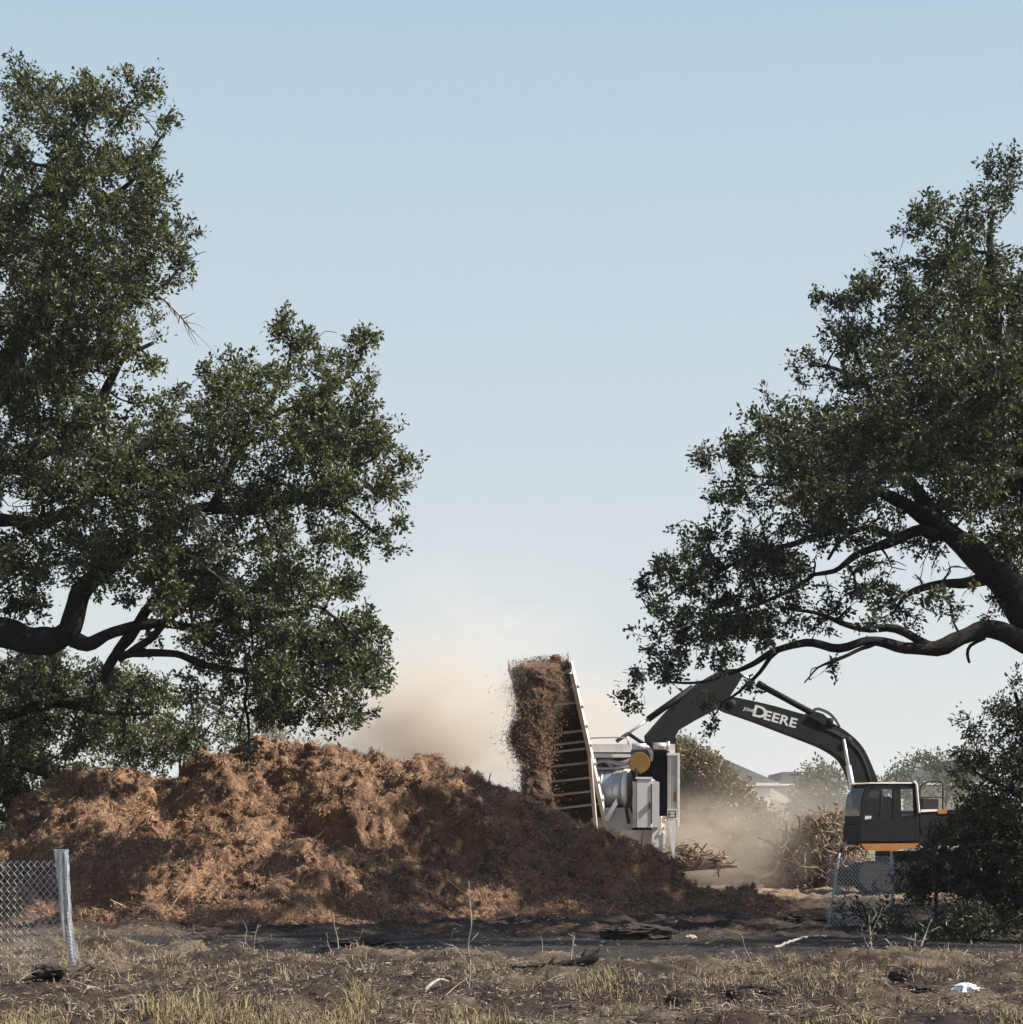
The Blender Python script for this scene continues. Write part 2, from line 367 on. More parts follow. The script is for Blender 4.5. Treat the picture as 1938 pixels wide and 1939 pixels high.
# ------------------------------------------------------------------ trees
def build_tree(name, label, cat, base, limbs, clumps, leafm, barkm=None, leaf=(0.10, 0.056), dens=1.0, nleaf=34, tuft=0.17, sub=6, seed=0, group=None, dead=(), twig_r=0.007, thr=-0.10, deadm=None):
    """limbs: list of (points with radius as 4th column, part name); clumps: (centre, radius, density)."""
    global rng
    rng = np.random.default_rng(seed + 100)
    barkm = barkm or M_bark
    t = thing(name, label, cat, base, group)
    samples = []; srad = []
    groups = {}
    for k, (pts, part) in enumerate(limbs):
        q = spline(pts, 0.12, 0.035, seed + k)
        r = np.maximum(q[:, 3], 0.012) * (1 + 0.16 * vnoise(q[:, :3] * 3.3, seed + 77))
        mb = MB(); mb.tube(q[:, :3], r, 9)
        mb.build(part, barkm, t, True)
        samples.append(q[:, :3]); srad.append(r)
    SP = np.vstack(samples); SR = np.concatenate(srad)
    for k, pts in enumerate(dead):
        mb = MB(); q = spline(pts, 0.08, 0.02, seed + 300 + k); mb.tube(q[:, :3], q[:, 3], 4)
        for j in range(14):
            a = q[rng.integers(len(q) // 4, len(q))]; d = unit(q[-1, :3] - q[0, :3]) + rng.normal(size=3) * 0.5
            e = a[:3] + d * rng.uniform(0.15, 0.5); mid = (a[:3] + e) / 2 + rng.normal(size=3) * 0.04
            mb.tube(np.array([a[:3], mid, e]), [a[3] * 0.7, a[3] * 0.5, a[3] * 0.25], 3)
        mb.build('dead_branch', deadm or M_dead, t, True)
    mb = MB()
    tc, to, tn, anchors, tl = [], [], [], [], []
    order = np.argsort([np.min(((SP - np.asarray(q[0])) ** 2).sum(1)) for q in clumps])
    for (c, R, dn) in [clumps[k] for k in order]:
        c = np.asarray(c, float)
        d2 = np.linalg.norm(SP - c, axis=1); i = int(np.argmin(d2))
        a = SP[i]; Lb = max(d2[i], 0.05); br = min(SR[i] * 0.7, 0.014 + 0.012 * Lb + 0.015 * R)
        bp = None
        if Lb > 0.25:
            mid = (a + c) / 2 + rng.normal(size=3) * 0.07 * Lb + np.array([0, 0, 0.05 * Lb])
            bp = spline(np.array([a, mid, c]), 0.14, 0.03, int(rng.integers(1e6)))
            mb.tube(bp, np.linspace(br, br * 0.45, len(bp)), 5, 1, caps=False)
            SP = np.vstack([SP, bp[1:]]); SR = np.concatenate([SR, np.linspace(br, br * 0.45, len(bp))[1:]])
        else: bp = np.array([a, c])
        subs = [bp[len(bp) // 2:]]
        ns = max(3, int(sub * R / 0.7))
        for s in range(ns):
            st = bp[int(rng.integers(len(bp) * 2 // 5, len(bp)))]
            d = rand_unit(1)[0]; d[2] = d[2] * 0.8 + 0.15
            en = c + d * R * rng.uniform(0.6, 0.95)
            mid = (st + en) / 2 + rng.normal(size=3) * 0.10 * R
            sp = spline(np.array([st, mid, en]), 0.12, 0.02, int(rng.integers(1e6)))
            mb.tube(sp, np.linspace(br * 0.45, 0.006, len(sp)), 4, 1, caps=False)
            subs.append(sp)
        sp = np.vstack(subs)
        n = int(60 * dn * dens * R * R * (0.17 / tuft) ** 2) + 3
        d = rand_unit(n); d[:, 2] = d[:, 2] * 0.85
        rr = R * rng.uniform(0.05, 1, n) ** 0.45
        rr = rr * (1 + 0.28 * vnoise(d * 2.2 + c, seed + 5))
        q = c + d * rr[:, None]
        keep = fbm(q * 1.5, 2, seed + 9) > thr
        q = q[keep]; d = d[keep]
        if not len(q): continue
        j = np.array([int(np.argmin(((sp - x) ** 2).sum(1))) for x in q])
        an = sp[j]
        tc.append(q); anchors.append(an)
        to.append(unit(unit(q - an) * 0.8 + d * 0.6 + np.array([0, 0, 0.25])))
    tc = np.vstack(tc); to = np.vstack(to); an = np.vstack(anchors); nt_ = len(tc)
    # twigs: three-sided, four stations
    st = np.linspace(0, 1, 4)[None, :, None]
    tip = tc + to * tuft * 0.6
    mid = (an + tip) / 2 + rng.normal(size=(nt_, 3)) * 0.05
    path = (1 - st) ** 2 * an[:, None] + 2 * st * (1 - st) * mid[:, None] + st ** 2 * tip[:, None]
    ax = unit(tip - an); s1 = unit(np.cross(ax, rand_unit(nt_))); s2 = np.cross(ax, s1)
    ang = np.arange(3) * 2 * np.pi / 3
    ring = np.cos(ang)[None, :, None] * s1[:, None] + np.sin(ang)[None, :, None] * s2[:, None]
    rad = twig_r * np.array([1.3, 1.0, 0.7, 0.35])
    v = path[:, :, None, :] + rad[None, :, None, None] * ring[:, None, :, :]
    b0 = np.arange(nt_)[:, None, None] * 12 + np.arange(3)[None, :, None] * 3; jj = np.arange(3)[None, None, :]; j2 = (jj + 1) % 3
    f = np.stack([b0 + jj, b0 + j2, b0 + 3 + j2, b0 + 3 + jj], -1).reshape(-1, 4)
    mb.add(v.reshape(-1, 3), f, 1)
    # leaves
    N = nt_ * nleaf
    ti = np.repeat(np.arange(nt_), nleaf)
    o = to[ti]; g = rng.normal(size=(N, 3))
    u = rng.uniform(-0.9, 0.9, N)
    size = rng.uniform(0.75, 1.25, nt_)[ti]
    pos = tc[ti] + o * (u * tuft)[:, None] + g * (tuft * 0.42 * size * (1 - 0.35 * np.abs(u)))[:, None]
    axis = unit(o * 0.5 + unit(g) * 0.9 + rng.normal(size=(N, 3)) * 0.35)
    nr = unit(rng.normal(size=(N, 3)) * 0.75 + np.array([0, 0, 0.55]) + o * 0.45)
    nr = unit(nr - axis * (nr * axis).sum(1, keepdims=True))
    L = leaf[0] * rng.uniform(0.45, 1.35, N); W = leaf[1] * rng.uniform(0.7, 1.2, N)
    slivers(mb, pos, axis, nr, L, W, 0)
    mb.build('crown', [leafm, barkm], t)
    print(name, 'tufts', nt_, 'leaves', N)
    return t

def limb(px, Y0, part='limb'):
    """px: rows of (px, py, dY, thickness in px)"""
    out = []
    for (x, y, dy, th) in px:
        Y = Y0 + dy; out.append((*P(x, y, Y), th / F * Y / 2))
    return (np.array(out), part)

def clump_set(rows, Y0, layers, jit=0.35, seed=0):
    r = np.random.default_rng(seed); out = []
    for row in rows:
        x, y, rad = row[:3]; dn = row[3] if len(row) > 3 else 1.0
        lay = layers if rad > 45 and dn >= 0.8 else layers[:1]
        for k, (d0, d1, sh) in enumerate(lay):
            Y = Y0 + r.uniform(d0, d1)
            jx, jy = (r.normal(size=2) * rad * jit) if k else (0, 0)
            if k and rad > 45:   # keep rear layers inside the silhouette
                R = rad * sh
            else: R = rad * sh
            out.append((P(x + jx, y + jy, Y), R / F * Y, dn))
    return out

# ---- the big oak at the left
Y0 = 43.0
LT = [(40,200,75),(110,225,75),(170,185,48),(240,215,55),(312,228,32),(55,165,30),(60,330,100),(160,330,90),(240,310,65),(300,370,48),(40,460,110),(150,460,100),
 (240,440,75),(310,440,55),(358,492,38),(50,590,110),(160,580,90),(240,535,70),(310,540,42),(60,710,110),(150,690,85),(220,645,60),(285,690,40,.8),(60,830,110),
 (170,790,80),(255,765,40,.6),(318,775,42),(235,860,70),(320,835,60),(340,740,22,.6),
 (425,720,55),(390,700,28),(545,640,42),(540,598,18,.7),(600,640,45),(690,655,38),(690,625,22),(500,740,80),(600,740,80),(690,740,50),(420,815,85),(530,840,100),(640,840,90),(715,840,60),(768,868,28),
 (380,915,90),(500,930,90),(620,930,90),(722,925,50),(755,985,24,.7),(735,1040,26,.6),(650,1020,55,.8),(700,1000,40,.7),
 (100,950,120),(230,950,100),(60,1060,90),(170,1050,90),(300,1030,85),(420,1040,70,.8),(530,1030,60,.8),
 (330,1110,75,.9),(440,1130,80),(550,1110,75),(630,1110,50),(480,1210,85),(590,1210,95),(675,1200,55),(722,1235,30),(530,1300,75,.9),(630,1300,75),(690,1330,35),(425,1280,50,.6),
 (610,1368,40,.8),(480,1365,40,.6),(300,1190,40,.5),(560,1350,45,.8),(690,1270,50),(60,1140,60,.7),(30,1160,40,.6),(460,1435,26,.7),(455,1400,24,.5),(380,1210,50,.8),(350,1150,55,.8),(430,1230,55,.8),(540,1240,60),(620,1240,60),(420,1330,55,.7),(370,1300,45,.6),(520,1330,55,.8),(250,1130,55,.7),(200,1120,50,.7)]
cl = clump_set(LT, Y0, [(-2.4, -0.2, 1.0), (0.6, 3.2, 0.9), (-4.0, -2.6, 0.75)], 0.35, 1)
cl += clump_set([(30,1265,60),(100,1290,60),(180,1300,50),(250,1335,50),(60,1360,70),(150,1390,60),(230,1415,48),(320,1400,50),(10,1440,70),(90,1475,42),(300,1310,45),(375,1395,45),(425,1385,40),(-60,1330,100),(-80,1450,100),(30,1510,45)], Y0 + 3.5, [(-.8, .8, 1.0), (1.5, 3.5, .9)], .3, 77)
r_ = np.random.default_rng(5)
for k in range(46):     # the part of the crown left of the frame
    x = r_.uniform(-900, -60); top = 170 + 0.0007 * (x + 300) ** 2; y = r_.uniform(top + 60, 1250)
    Y = Y0 + r_.uniform(-4.5, 4.5); cl.append((P(x, y, Y), 120 / F * Y, 0.8))
LL = [limb([(-330,1900,0,190),(-320,1600,0,150),(-300,1330,0,140),(-260,1180,0,120),(-210,1000,0,90)], Y0, 'trunk'),
 limb([(-260,1220,0,90),(-120,1190,-.3,70),(0,1195,-.6,58),(70,1215,-.8,52),(130,1195,-.9,46),(150,1130,-.9,42),(200,1075,-1,38),(250,1035,-1.1,32),(330,990,-1.1,27),(400,960,-1.2,24),(480,962,-1.2,20),(560,945,-1.2,15),(640,958,-1.3,10),(700,1000,-1.3,6),(745,1035,-1.3,3)], Y0),
 limb([(125,1205,-.9,34),(165,1222,-.9,26),(215,1195,-1,22),(290,1180,-1,18),(380,1185,-1.1,16),(450,1168,-1.2,15),(530,1165,-1.2,12),(600,1150,-1.3,8),(660,1190,-1.3,4)], Y0),
 limb([(196,1290,-.6,10),(206,1262,-.7,20),(228,1225,-.8,20),(252,1196,-.9,20),(300,1120,-1,16),(330,1088,-1,14),(400,1085,-1,9),(460,1110,-1,5)], Y0),
 limb([(330,1085,-1,12),(345,1120,-1,10),(362,1150,-1,7),(370,1200,-1,4)], Y0),
 limb([(252,1190,-.9,20),(232,1220,-.9,19),(216,1245,-.8,19),(250,1237,-.8,17),(330,1240,-.9,15),(400,1262,-1,12),(470,1275,-1,10),(540,1290,-1,7),(600,1300,-1,5),(650,1340,-1,3)], Y0),
 limb([(225,1250,-.8,16),(290,1205,-.9,14),(330,1165,-1,10),(380,1130,-1,6)], Y0),
 limb([(470,1275,-1,8),(465,1330,-1.2,6),(470,1390,-1.6,5),(462,1440,-2.0,3)], Y0),
 limb([(-210,1010,0,80),(-90,860,.3,56),(0,720,.5,44),(70,560,.4,34),(110,400,.2,24),(130,250,0,10)], Y0),
 limb([(-300,1380,1,60),(-150,1330,2,40),(-20,1360,3,26),(100,1330,3.4,16),(200,1350,3.5,10),(300,1350,3.5,5)], Y0), limb([(-150,1330,2,30),(-60,1420,3,20),(30,1450,3.4,10),(90,1470,3.5,4)], Y0),
 limb([(-120,900,.3,44),(20,880,-.4,34),(120,830,-.8,28),(190,760,-1,22),(230,680,-1.2,14),(290,650,-1.2,7)], Y0),
 limb([(60,600,.4,24),(150,545,-.5,18),(230,530,-1,12),(300,545,-1.2,8),(350,500,-1.2,4)], Y0),
 limb([(90,500,.3,20),(180,400,-.3,14),(260,330,-.6,9),(310,250,-.8,4)], Y0),
 limb([(0,985,-.8,26),(90,985,-1.2,22),(180,930,-1.4,18),(250,870,-1.4,12),(310,800,-1.4,6)], Y0),
 limb([(400,962,-1.2,20),(440,880,-1,16),(490,790,-.9,12),(545,700,-.8,8),(555,640,-.8,4)], Y0),
 limb([(490,800,-.9,10),(580,760,-1,8),(650,720,-1,6),(690,660,-1,3)], Y0),
 limb([(560,945,-1.2,12),(640,900,-1.2,9),(710,870,-1.2,5)], Y0)]
dead = [limb(x, Y0 - 3.4)[0] for x in ([(240,928,0,7),(300,936,0,6),(345,950,0,5),(400,1000,0,2.5)], [(300,560,2,5),(335,590,2,4),(365,625,2,2)], [(345,950,0,4),(375,985,0,3),(395,1030,0,2)], [(340,1040,.5,5),(400,1080,.5,4),(450,1130,.5,2)])]
build_tree('oak_tree', 'tall broad live oak overhanging the left end of the mulch pile', 'tree', (*P(-330, 1900, Y0)[:2], 0), LL, cl, M_leaf_l, seed=11, dead=dead, dens=1.25, nleaf=33, thr=-0.17)

# ---- the oak at the right
Y1 = 39.0
RT = [(1905,355,50),(1850,400,48),(1765,410,48),(1722,425,24,.8),(1870,480,65),(1785,485,55),(1690,505,45),(1650,490,28),(1930,560,75),(1830,590,75),(1720,580,62),(1635,560,46),(1590,575,30,.8),(1548,572,24,.9),(1600,640,55),(1525,692,32,.9),
 (1690,660,72),(1800,690,75),(1915,690,70),(1610,720,38),(1695,765,62),(1810,790,75),(1905,800,75),(1645,830,72),(1560,820,52),(1480,845,52),(1405,850,46),(1345,865,30),(1740,880,65,.9),(1600,905,85),(1490,925,85),(1390,945,72),(1325,1005,45),
 (1890,890,50,.8),(1560,1000,72),(1450,1020,85),(1350,1050,75),(1275,1080,50),(1222,1110,32),(1480,1110,70),(1380,1130,75),(1290,1165,62),(1235,1205,42),
 (1570,1110,38,.55),(1640,1120,40,.5),(1690,1075,36,.5),(1800,1150,36,.5),(1735,1175,34,.45),(1560,1175,34,.5),(1450,1195,50,.8),(1360,1222,52,.85),(1275,1250,46,.85),(1205,1275,32,.8),(1185,1318,18,.7),(1165,1300,14,.8),
 (1850,955,40,.45),(1660,985,45,.55),(1880,1140,35,.4),(1210,1340,16,.6),(1345,1335,18,.5),(1350,1372,14,.6),(1535,1285,14,.5),(1575,1262,14,.4),(1420,1300,16,.35),(1700,1165,26,.45),(1500,1190,30,.5),(1905,985,45,.8),(1850,910,55,.9),(1790,935,50,.9),(1720,945,45,.8),(1930,1060,40,.6),(1840,1000,35,.6),(1650,1060,40,.7),(1610,1150,36,.6),(1760,1130,36,.6),(1830,1120,34,.6),(1700,1110,40,.6),(1540,1060,45,.8),(1660,1175,30,.5),(1870,1165,24,.45),(1900,1035,55,.8),(1860,1085,45,.7),(1760,1050,50,.8),(1690,1010,50,.8),(1800,1075,45,.7),(1920,1120,40,.6),(1730,1090,45,.7),(1620,1100,45,.7),(1580,1150,40,.6),(1680,1140,40,.6),(1500,1175,45,.7),(1400,1190,50,.8),(1300,1215,40,.8)]
cr = clump_set(RT, Y1, [(-1.6, 0.4, 1.0), (0.9, 3.4, 0.9), (-3.6, -1.9, 0.75)], 0.3, 2)
r_ = np.random.default_rng(6)
for k in range(100):
    x = r_.uniform(1975, 2850); top = min(1000, 345 + 0.0011 * (x - 2150) ** 2); y = r_.uniform(top + 60, 1120)
    Y = Y1 + r_.uniform(-8.0, 8.0); cr.append((P(x, y, Y), 115 / F * Y, 0.85))
for k in range(70):      # shaded inner and near side of the crown
    x = r_.uniform(1450, 1930); y = r_.uniform(780, 1010) - 0.35 * (x - 1450); Y = Y1 + r_.choice([-1, 1]) * r_.uniform(3.0, 7.5)
    cr.append((P(x, y, Y), 70 / F * Y, 0.85))
for k in range(60):      # far side of the crown
    x = r_.uniform(1780, 2450); y = r_.uniform(480, 950) + 0.00025 * (x - 2000) ** 2; Y = Y1 + r_.uniform(3.0, 9.0); cr.append((P(x, y, Y), 105 / F * Y, 0.9))
RL = [limb([(2150,1900,0,170),(2130,1600,0,150),(2090,1400,0,140),(2030,1270,0,115),(1945,1165,0,78),(1904,1098,0,66),(1862,1060,0,56),(1800,1010,0,44),(1740,968,0,32),(1690,940,-.2,22),(1620,915,-.4,12)], Y1, 'trunk'),
 limb([(2060,1290,0,90),(1985,1240,-.2,52),(1938,1215,-.3,40),(1896,1197,-.4,36),(1862,1190,-.4,36),(1822,1206,-.5,32),(1774,1228,-.5,30),(1716,1229,-.6,24),(1674,1217,-.6,20),(1632,1214,-.6,18),(1590,1226,-.7,17),(1527,1219,-.7,15),(1473,1233,-.8,13),(1423,1260,-.8,10),(1389,1276,-.8,8),(1327,1290,-.8,6),(1262,1292,-.9,4)], Y1),
 limb([(1473,1233,-.8,9),(1431,1281,-.7,7),(1402,1310,-.7,6),(1375,1325,-.7,4),(1350,1360,-.7,3)], Y1),
 limb([(1774,1228,-.5,20),(1716,1197,-.6,18),(1682,1186,-.6,16),(1632,1189,-.6,13),(1569,1168,-.7,9),(1500,1150,-.7,6)], Y1),
 limb([(1660,1218,-.6,9),(1632,1230,-.6,8),(1582,1252,-.7,6),(1548,1264,-.7,4),(1523,1294,-.8,2.5)], Y1),
 limb([(1866,1208,-.4,8),(1840,1224,-.4,7),(1834,1240,-.4,6),(1838,1258,-.4,5)], Y1),
 limb([(1775,1015,0,30),(1745,1000,-.1,24),(1707,1016,-.2,20),(1665,1034,-.3,18),(1624,1051,-.4,14),(1580,1080,-.5,10),(1530,1090,-.6,6)], Y1),
 limb([(1700,1018,-.2,12),(1645,1000,-.3,12),(1600,1022,-.4,9),(1570,1060,-.5,6)], Y1),
 limb([(1885,1085,0,34),(1840,1098,-.1,22),(1800,1103,-.1,18),(1749,1112,-.2,14),(1712,1130,-.3,9),(1692,1160,-.3,5)], Y1),
 limb([(1795,1015,0,40),(1750,950,.3,30),(1700,880,.5,22),(1660,800,.5,16),(1640,720,.5,10),(1610,640,.5,5)], Y1),
 limb([(1990,1180,.3,70),(1965,1000,.6,56),(1938,800,.8,44),(1910,720,.8,36),(1882,610,.7,28),(1876,500,.6,18),(1880,400,.5,8)], Y1),
 limb([(1938,900,.6,26),(1880,895,.2,22),(1820,850,0,14),(1780,780,-.1,8)], Y1),
 limb([(1900,680,.7,18),(1830,640,.4,12),(1760,590,.2,8),(1690,545,.1,4)], Y1),
 limb([(1700,885,.5,16),(1600,880,.1,12),(1520,900,-.1,9),(1430,900,-.2,6),(1380,870,-.3,4)], Y1),
 limb([(1640,735,.5,9),(1580,700,.3,7),(1530,690,.2,4)], Y1),
 limb([(1600,1000,-.3,14),(1500,1030,-.5,11),(1400,1060,-.6,8),(1300,1110,-.7,5),(1240,1140,-.7,3)], Y1),
 limb([(1540,1090,-.6,8),(1450,1140,-.7,7),(1350,1170,-.8,5),(1270,1200,-.8,3)], Y1)]
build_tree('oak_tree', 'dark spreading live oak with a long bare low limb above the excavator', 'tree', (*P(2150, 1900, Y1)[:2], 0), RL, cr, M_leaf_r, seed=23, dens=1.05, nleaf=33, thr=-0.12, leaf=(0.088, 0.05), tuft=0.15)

# ---- small oak and scrub at the right edge
Y2 = 38.5
ST = [(1925,1290,34,.8),(1890,1340,40,.8),(1840,1375,36,.8),(1925,1390,55),(1862,1440,48),(1822,1440,28,.8),(1925,1480,65),(1850,1520,52),(1812,1468,18,.7),(1905,1570,65),(1830,1585,55),(1768,1590,34),(1960,1350,60),(1980,1450,80),(1990,1580,90),(1880,1540,50),(1840,1550,45),(1925,1530,55),(1800,1560,32),(1870,1610,50),(1920,1630,55),(1790,1610,36)]
cs = clump_set(ST, Y2, [(-0.8, 0.3, 1.0), (0.6, 1.8, 0.9)], 0.3, 3)
SLm = [limb([(2010,1800,0,40),(2000,1650,0,32),(1975,1500,0,24),(1950,1400,0,14),(1925,1310,0,6)], Y2, 'trunk'),
 limb([(2000,1640,0,18),(1940,1610,-.2,14),(1880,1600,-.3,10),(1800,1612,-.4,6),(1740,1600,-.4,3)], Y2), limb([(1985,1540,0,14),(1920,1500,-.2,10),(1860,1470,-.3,6),(1820,1440,-.3,3)], Y2)]
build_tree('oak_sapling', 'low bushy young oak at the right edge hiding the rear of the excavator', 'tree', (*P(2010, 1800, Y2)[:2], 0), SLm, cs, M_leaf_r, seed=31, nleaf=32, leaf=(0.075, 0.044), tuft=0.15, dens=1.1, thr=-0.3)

def shrub(label, px, py0, Y, w, h, seed, leafm=None, dens=1.0, name='shrub', group=None, leaf=(0.07, 0.038), nleaf=24, thr=-0.2):
    """a many-stemmed bush standing at photo column px; w, h in metres"""
    r = np.random.default_rng(seed); b = P(px, py0, Y); b[2] = float(gz(b[0], b[1])[0]) - 0.03
    lm = []; cl = []
    for k in range(6):
        e = b + np.array([r.uniform(-.5, .5) * w, r.uniform(-.3, .3) * w, h * r.uniform(0.55, 0.95)])
        m = (b + e) / 2 + r.normal(size=3) * 0.08
        lm.append((np.array([(*b, 0.022), (*m, 0.014), (*e, 0.006)]), 'stem'))
    n = max(6, int(7 * w))
    for k in range(n):
        c = b + np.array([r.uniform(-.5, .5) * w, r.uniform(-.25, .25) * w, h * r.uniform(0.2, 0.85)])
        cl.append((c, min(0.5, 0.28 * h + 0.12), dens))
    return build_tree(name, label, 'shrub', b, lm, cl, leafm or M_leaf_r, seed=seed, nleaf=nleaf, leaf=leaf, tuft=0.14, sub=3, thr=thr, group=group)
shrub('dark dense bush beside the leaning end of the far chain link fence', 1835, 1750, 40.0, 2.0, 1.15, 41)
shrub('largest dark bush under the low branches at the right edge', 1880, 1760, 39.6, 2.4, 1.5, 42)
shrub('low black-green scrub in shade at the edge of the worn track', 1830, 1800, 35.5, 2.6, 0.55, 43)
shrub('short weedy bush in front of the leaning chain link panel', 1650, 1752, 39.6, 1.0, 0.5, 44, dens=0.6)

# ---- trees beyond the pile at the left
def far_tree(label, rows, Y, seed, leafm, name='distant_tree', group='trees standing beyond the work site', dens=2.2, leaf=(0.12, 0.07), tuft=0.24, nleaf=26, lay=((-1.5, 0.5, 1.0), (1, 3, 0.9)), thr=-0.2):
    cl = clump_set(rows, Y, list(lay), 0.3, seed)
    xs = np.array([r[0] for r in rows]); ys = np.array([r[1] for r in rows]); bx = float(xs.mean())
    base = P(bx, 1700, Y); base[2] = 0
    top = P(bx, float(ys.min()) + 20, Y); mid = P(bx + 10, float(np.mean(ys)), Y)
    h = top[2]
    lm = [(np.array([(*base, 0.014 * h + 0.04), (*(base * .5 + mid * .5), 0.011 * h), (*mid, 0.007 * h), (*top, 0.01)]), 'trunk')]
    for k in np.argsort(-np.array([r[2] for r in rows]))[:4]:
        c = P(rows[k][0], rows[k][1], Y); lm.append((np.array([(*(base * .4 + mid * .6), 0.006 * h), (*((mid + c) / 2 + [0, .3, .1]), 0.005 * h), (*c, 0.01)]), 'limb'))
    return build_tree(name, label, 'tree', base, lm, cl, leafm, seed=seed, nleaf=nleaf, leaf=leaf, tuft=tuft, sub=3, dens=dens, group=group, thr=thr)
far_tree('pale grey-green oak behind the left end of the pile, under the big limb', [(20,1290,60),(90,1260,60),(60,1360,70),(-60,1320,90),(130,1330,50),(-40,1430,90),(50,1440,60),(-150,1300,110)], 62, 51, M_leaf_far, group=None)
far_tree('olive-green cedar right of the pale oak, behind the left crest of the pile', [(190,1310,50),(240,1290,45),(285,1330,45),(230,1370,55),(290,1400,50),(170,1380,40),(310,1370,35)], 60, 52, M_leaf_cedar, group=None)
far_tree('thin dark oak standing between the left and middle crests of the pile', [(370,1340,45,.7),(410,1390,45,.8),(340,1420,40,.9),(440,1360,40,.6),(400,1440,40,.9),(300,1440,40,.9),(240,1440,36,.9),(160,1440,40,.9)], 64, 53, M_leaf_l, group=None)
far_tree('small yellow-green cedar just over the crest of the pile', [(500,1375,28),(530,1392,30),(470,1395,24),(555,1400,22)], 66, 54, M_leaf_cedar, group=None)
far_tree('black-green bush at the far left behind the lowest flank of the pile', [(20,1450,50),(80,1440,45),(50,1500,45),(-40,1480,70),(110,1470,30),(0,1540,40)], 50, 55, M_leaf_r, group=None)
# far tree line in the dust
far_tree('round hazy tree between the houses and the excavator cab', [(1540,1480,34),(1570,1465,28),(1590,1500,36),(1530,1520,40),(1570,1530,44),(1510,1540,30),(1600,1540,30),(1555,1500,40),(1530,1560,40),(1590,1565,40)], 105, 58, M_leaf_far, tuft=.45, leaf=(.22,.13), nleaf=26, dens=3.0, thr=-.5)
far_tree('hazy tree right above the excavator cab roof', [(1690,1470,26),(1660,1480,22),(1715,1462,24),(1680,1510,36),(1640,1500,24),(1720,1500,34)], 140, 59, M_leaf_far, tuft=.55, leaf=(.28,.17), nleaf=22)
far_tree('tallest of the hazy trees, beside the green roof behind the excavator', [(1735,1440,18),(1755,1450,22),(1780,1450,26),(1820,1440,30),(1760,1490,34),(1800,1490,40),(1850,1460,40)], 150, 60, M_leaf_far, tuft=.55, leaf=(.28,.17), nleaf=22)

# ------------------------------------------------------------------ mulch pile
MOUNDS = [(190,1432,46.0,.72),(250,1442,46.0,.72),(115,1510,45.5,.74),(10,1575,45,.66),(330,1470,46.2,.72),(420,1418,48.2,.74),(480,1398,48.2,.74),(560,1376,48,.74),(640,1370,48,.75),(720,1380,48,.75),(800,1396,48,.75),(880,1414,48.2,.75),(950,1448,48.4,.75),
 (1005,1482,48.4,.76),(1070,1502,48.4,.80),(1125,1556,48.4,.82),(1190,1618,48.4,.76),(1285,1645,48.2,.62),(1380,1648,47.6,.58),(1450,1676,47.2,.52),(1520,1700,47,.5),
 (60,1622,42.6,.62),(170,1605,42.3,.62),(300,1560,43.2,.66),(420,1580,42.8,.66),(560,1580,43.0,.66),(660,1575,43.4,.68),(760,1590,43.6,.70),(840,1620,43.6,.68),(930,1665,43.4,.6),(1060,1690,43.6,.55),(1180,1700,44,.5),(1320,1712,44,.42)]
HOLLOWS = [(575,1530,45.6,.75,.9,.95),(520,1500,45.8,.5,.7,.5),(660,1545,45.4,.7,.6,.55),(230,1660,41.6,.9,.5,.55),(150,1670,41.5,.6,.5,.5),(800,1520,45.6,.5,.7,.5),(900,1570,45.4,.5,.8,.55),(400,1560,44.2,.4,.5,.3),(350,1690,41.2,.4,.4,.3),(620,1690,41.6,.4,.4,.35),(740,1480,46.8,.5,.5,.4),(470,1660,42,.35,.4,.3)]
def pile_h(x, y):
    ks = 9.0; acc = np.zeros_like(x)
    for (px, py, Yc, s) in MOUNDS:
        c = P(px, py, Yc); dx = x - c[0]; dy = y - c[1]
        d = np.sqrt(dx * dx + dy * dy + 0.10) - 0.316
        acc = acc + np.exp(ks * np.clip(c[2] - 0.25 - s * d, -4, 6))
    h = np.log(acc + 1e-12) / ks
    for (px, py, Yc, rx, ry, dep) in HOLLOWS:
        c = P(px, py, Yc); h = h - dep * np.exp(-((x - c[0]) / rx) ** 2 - ((y - c[1]) / ry) ** 2)
    return h
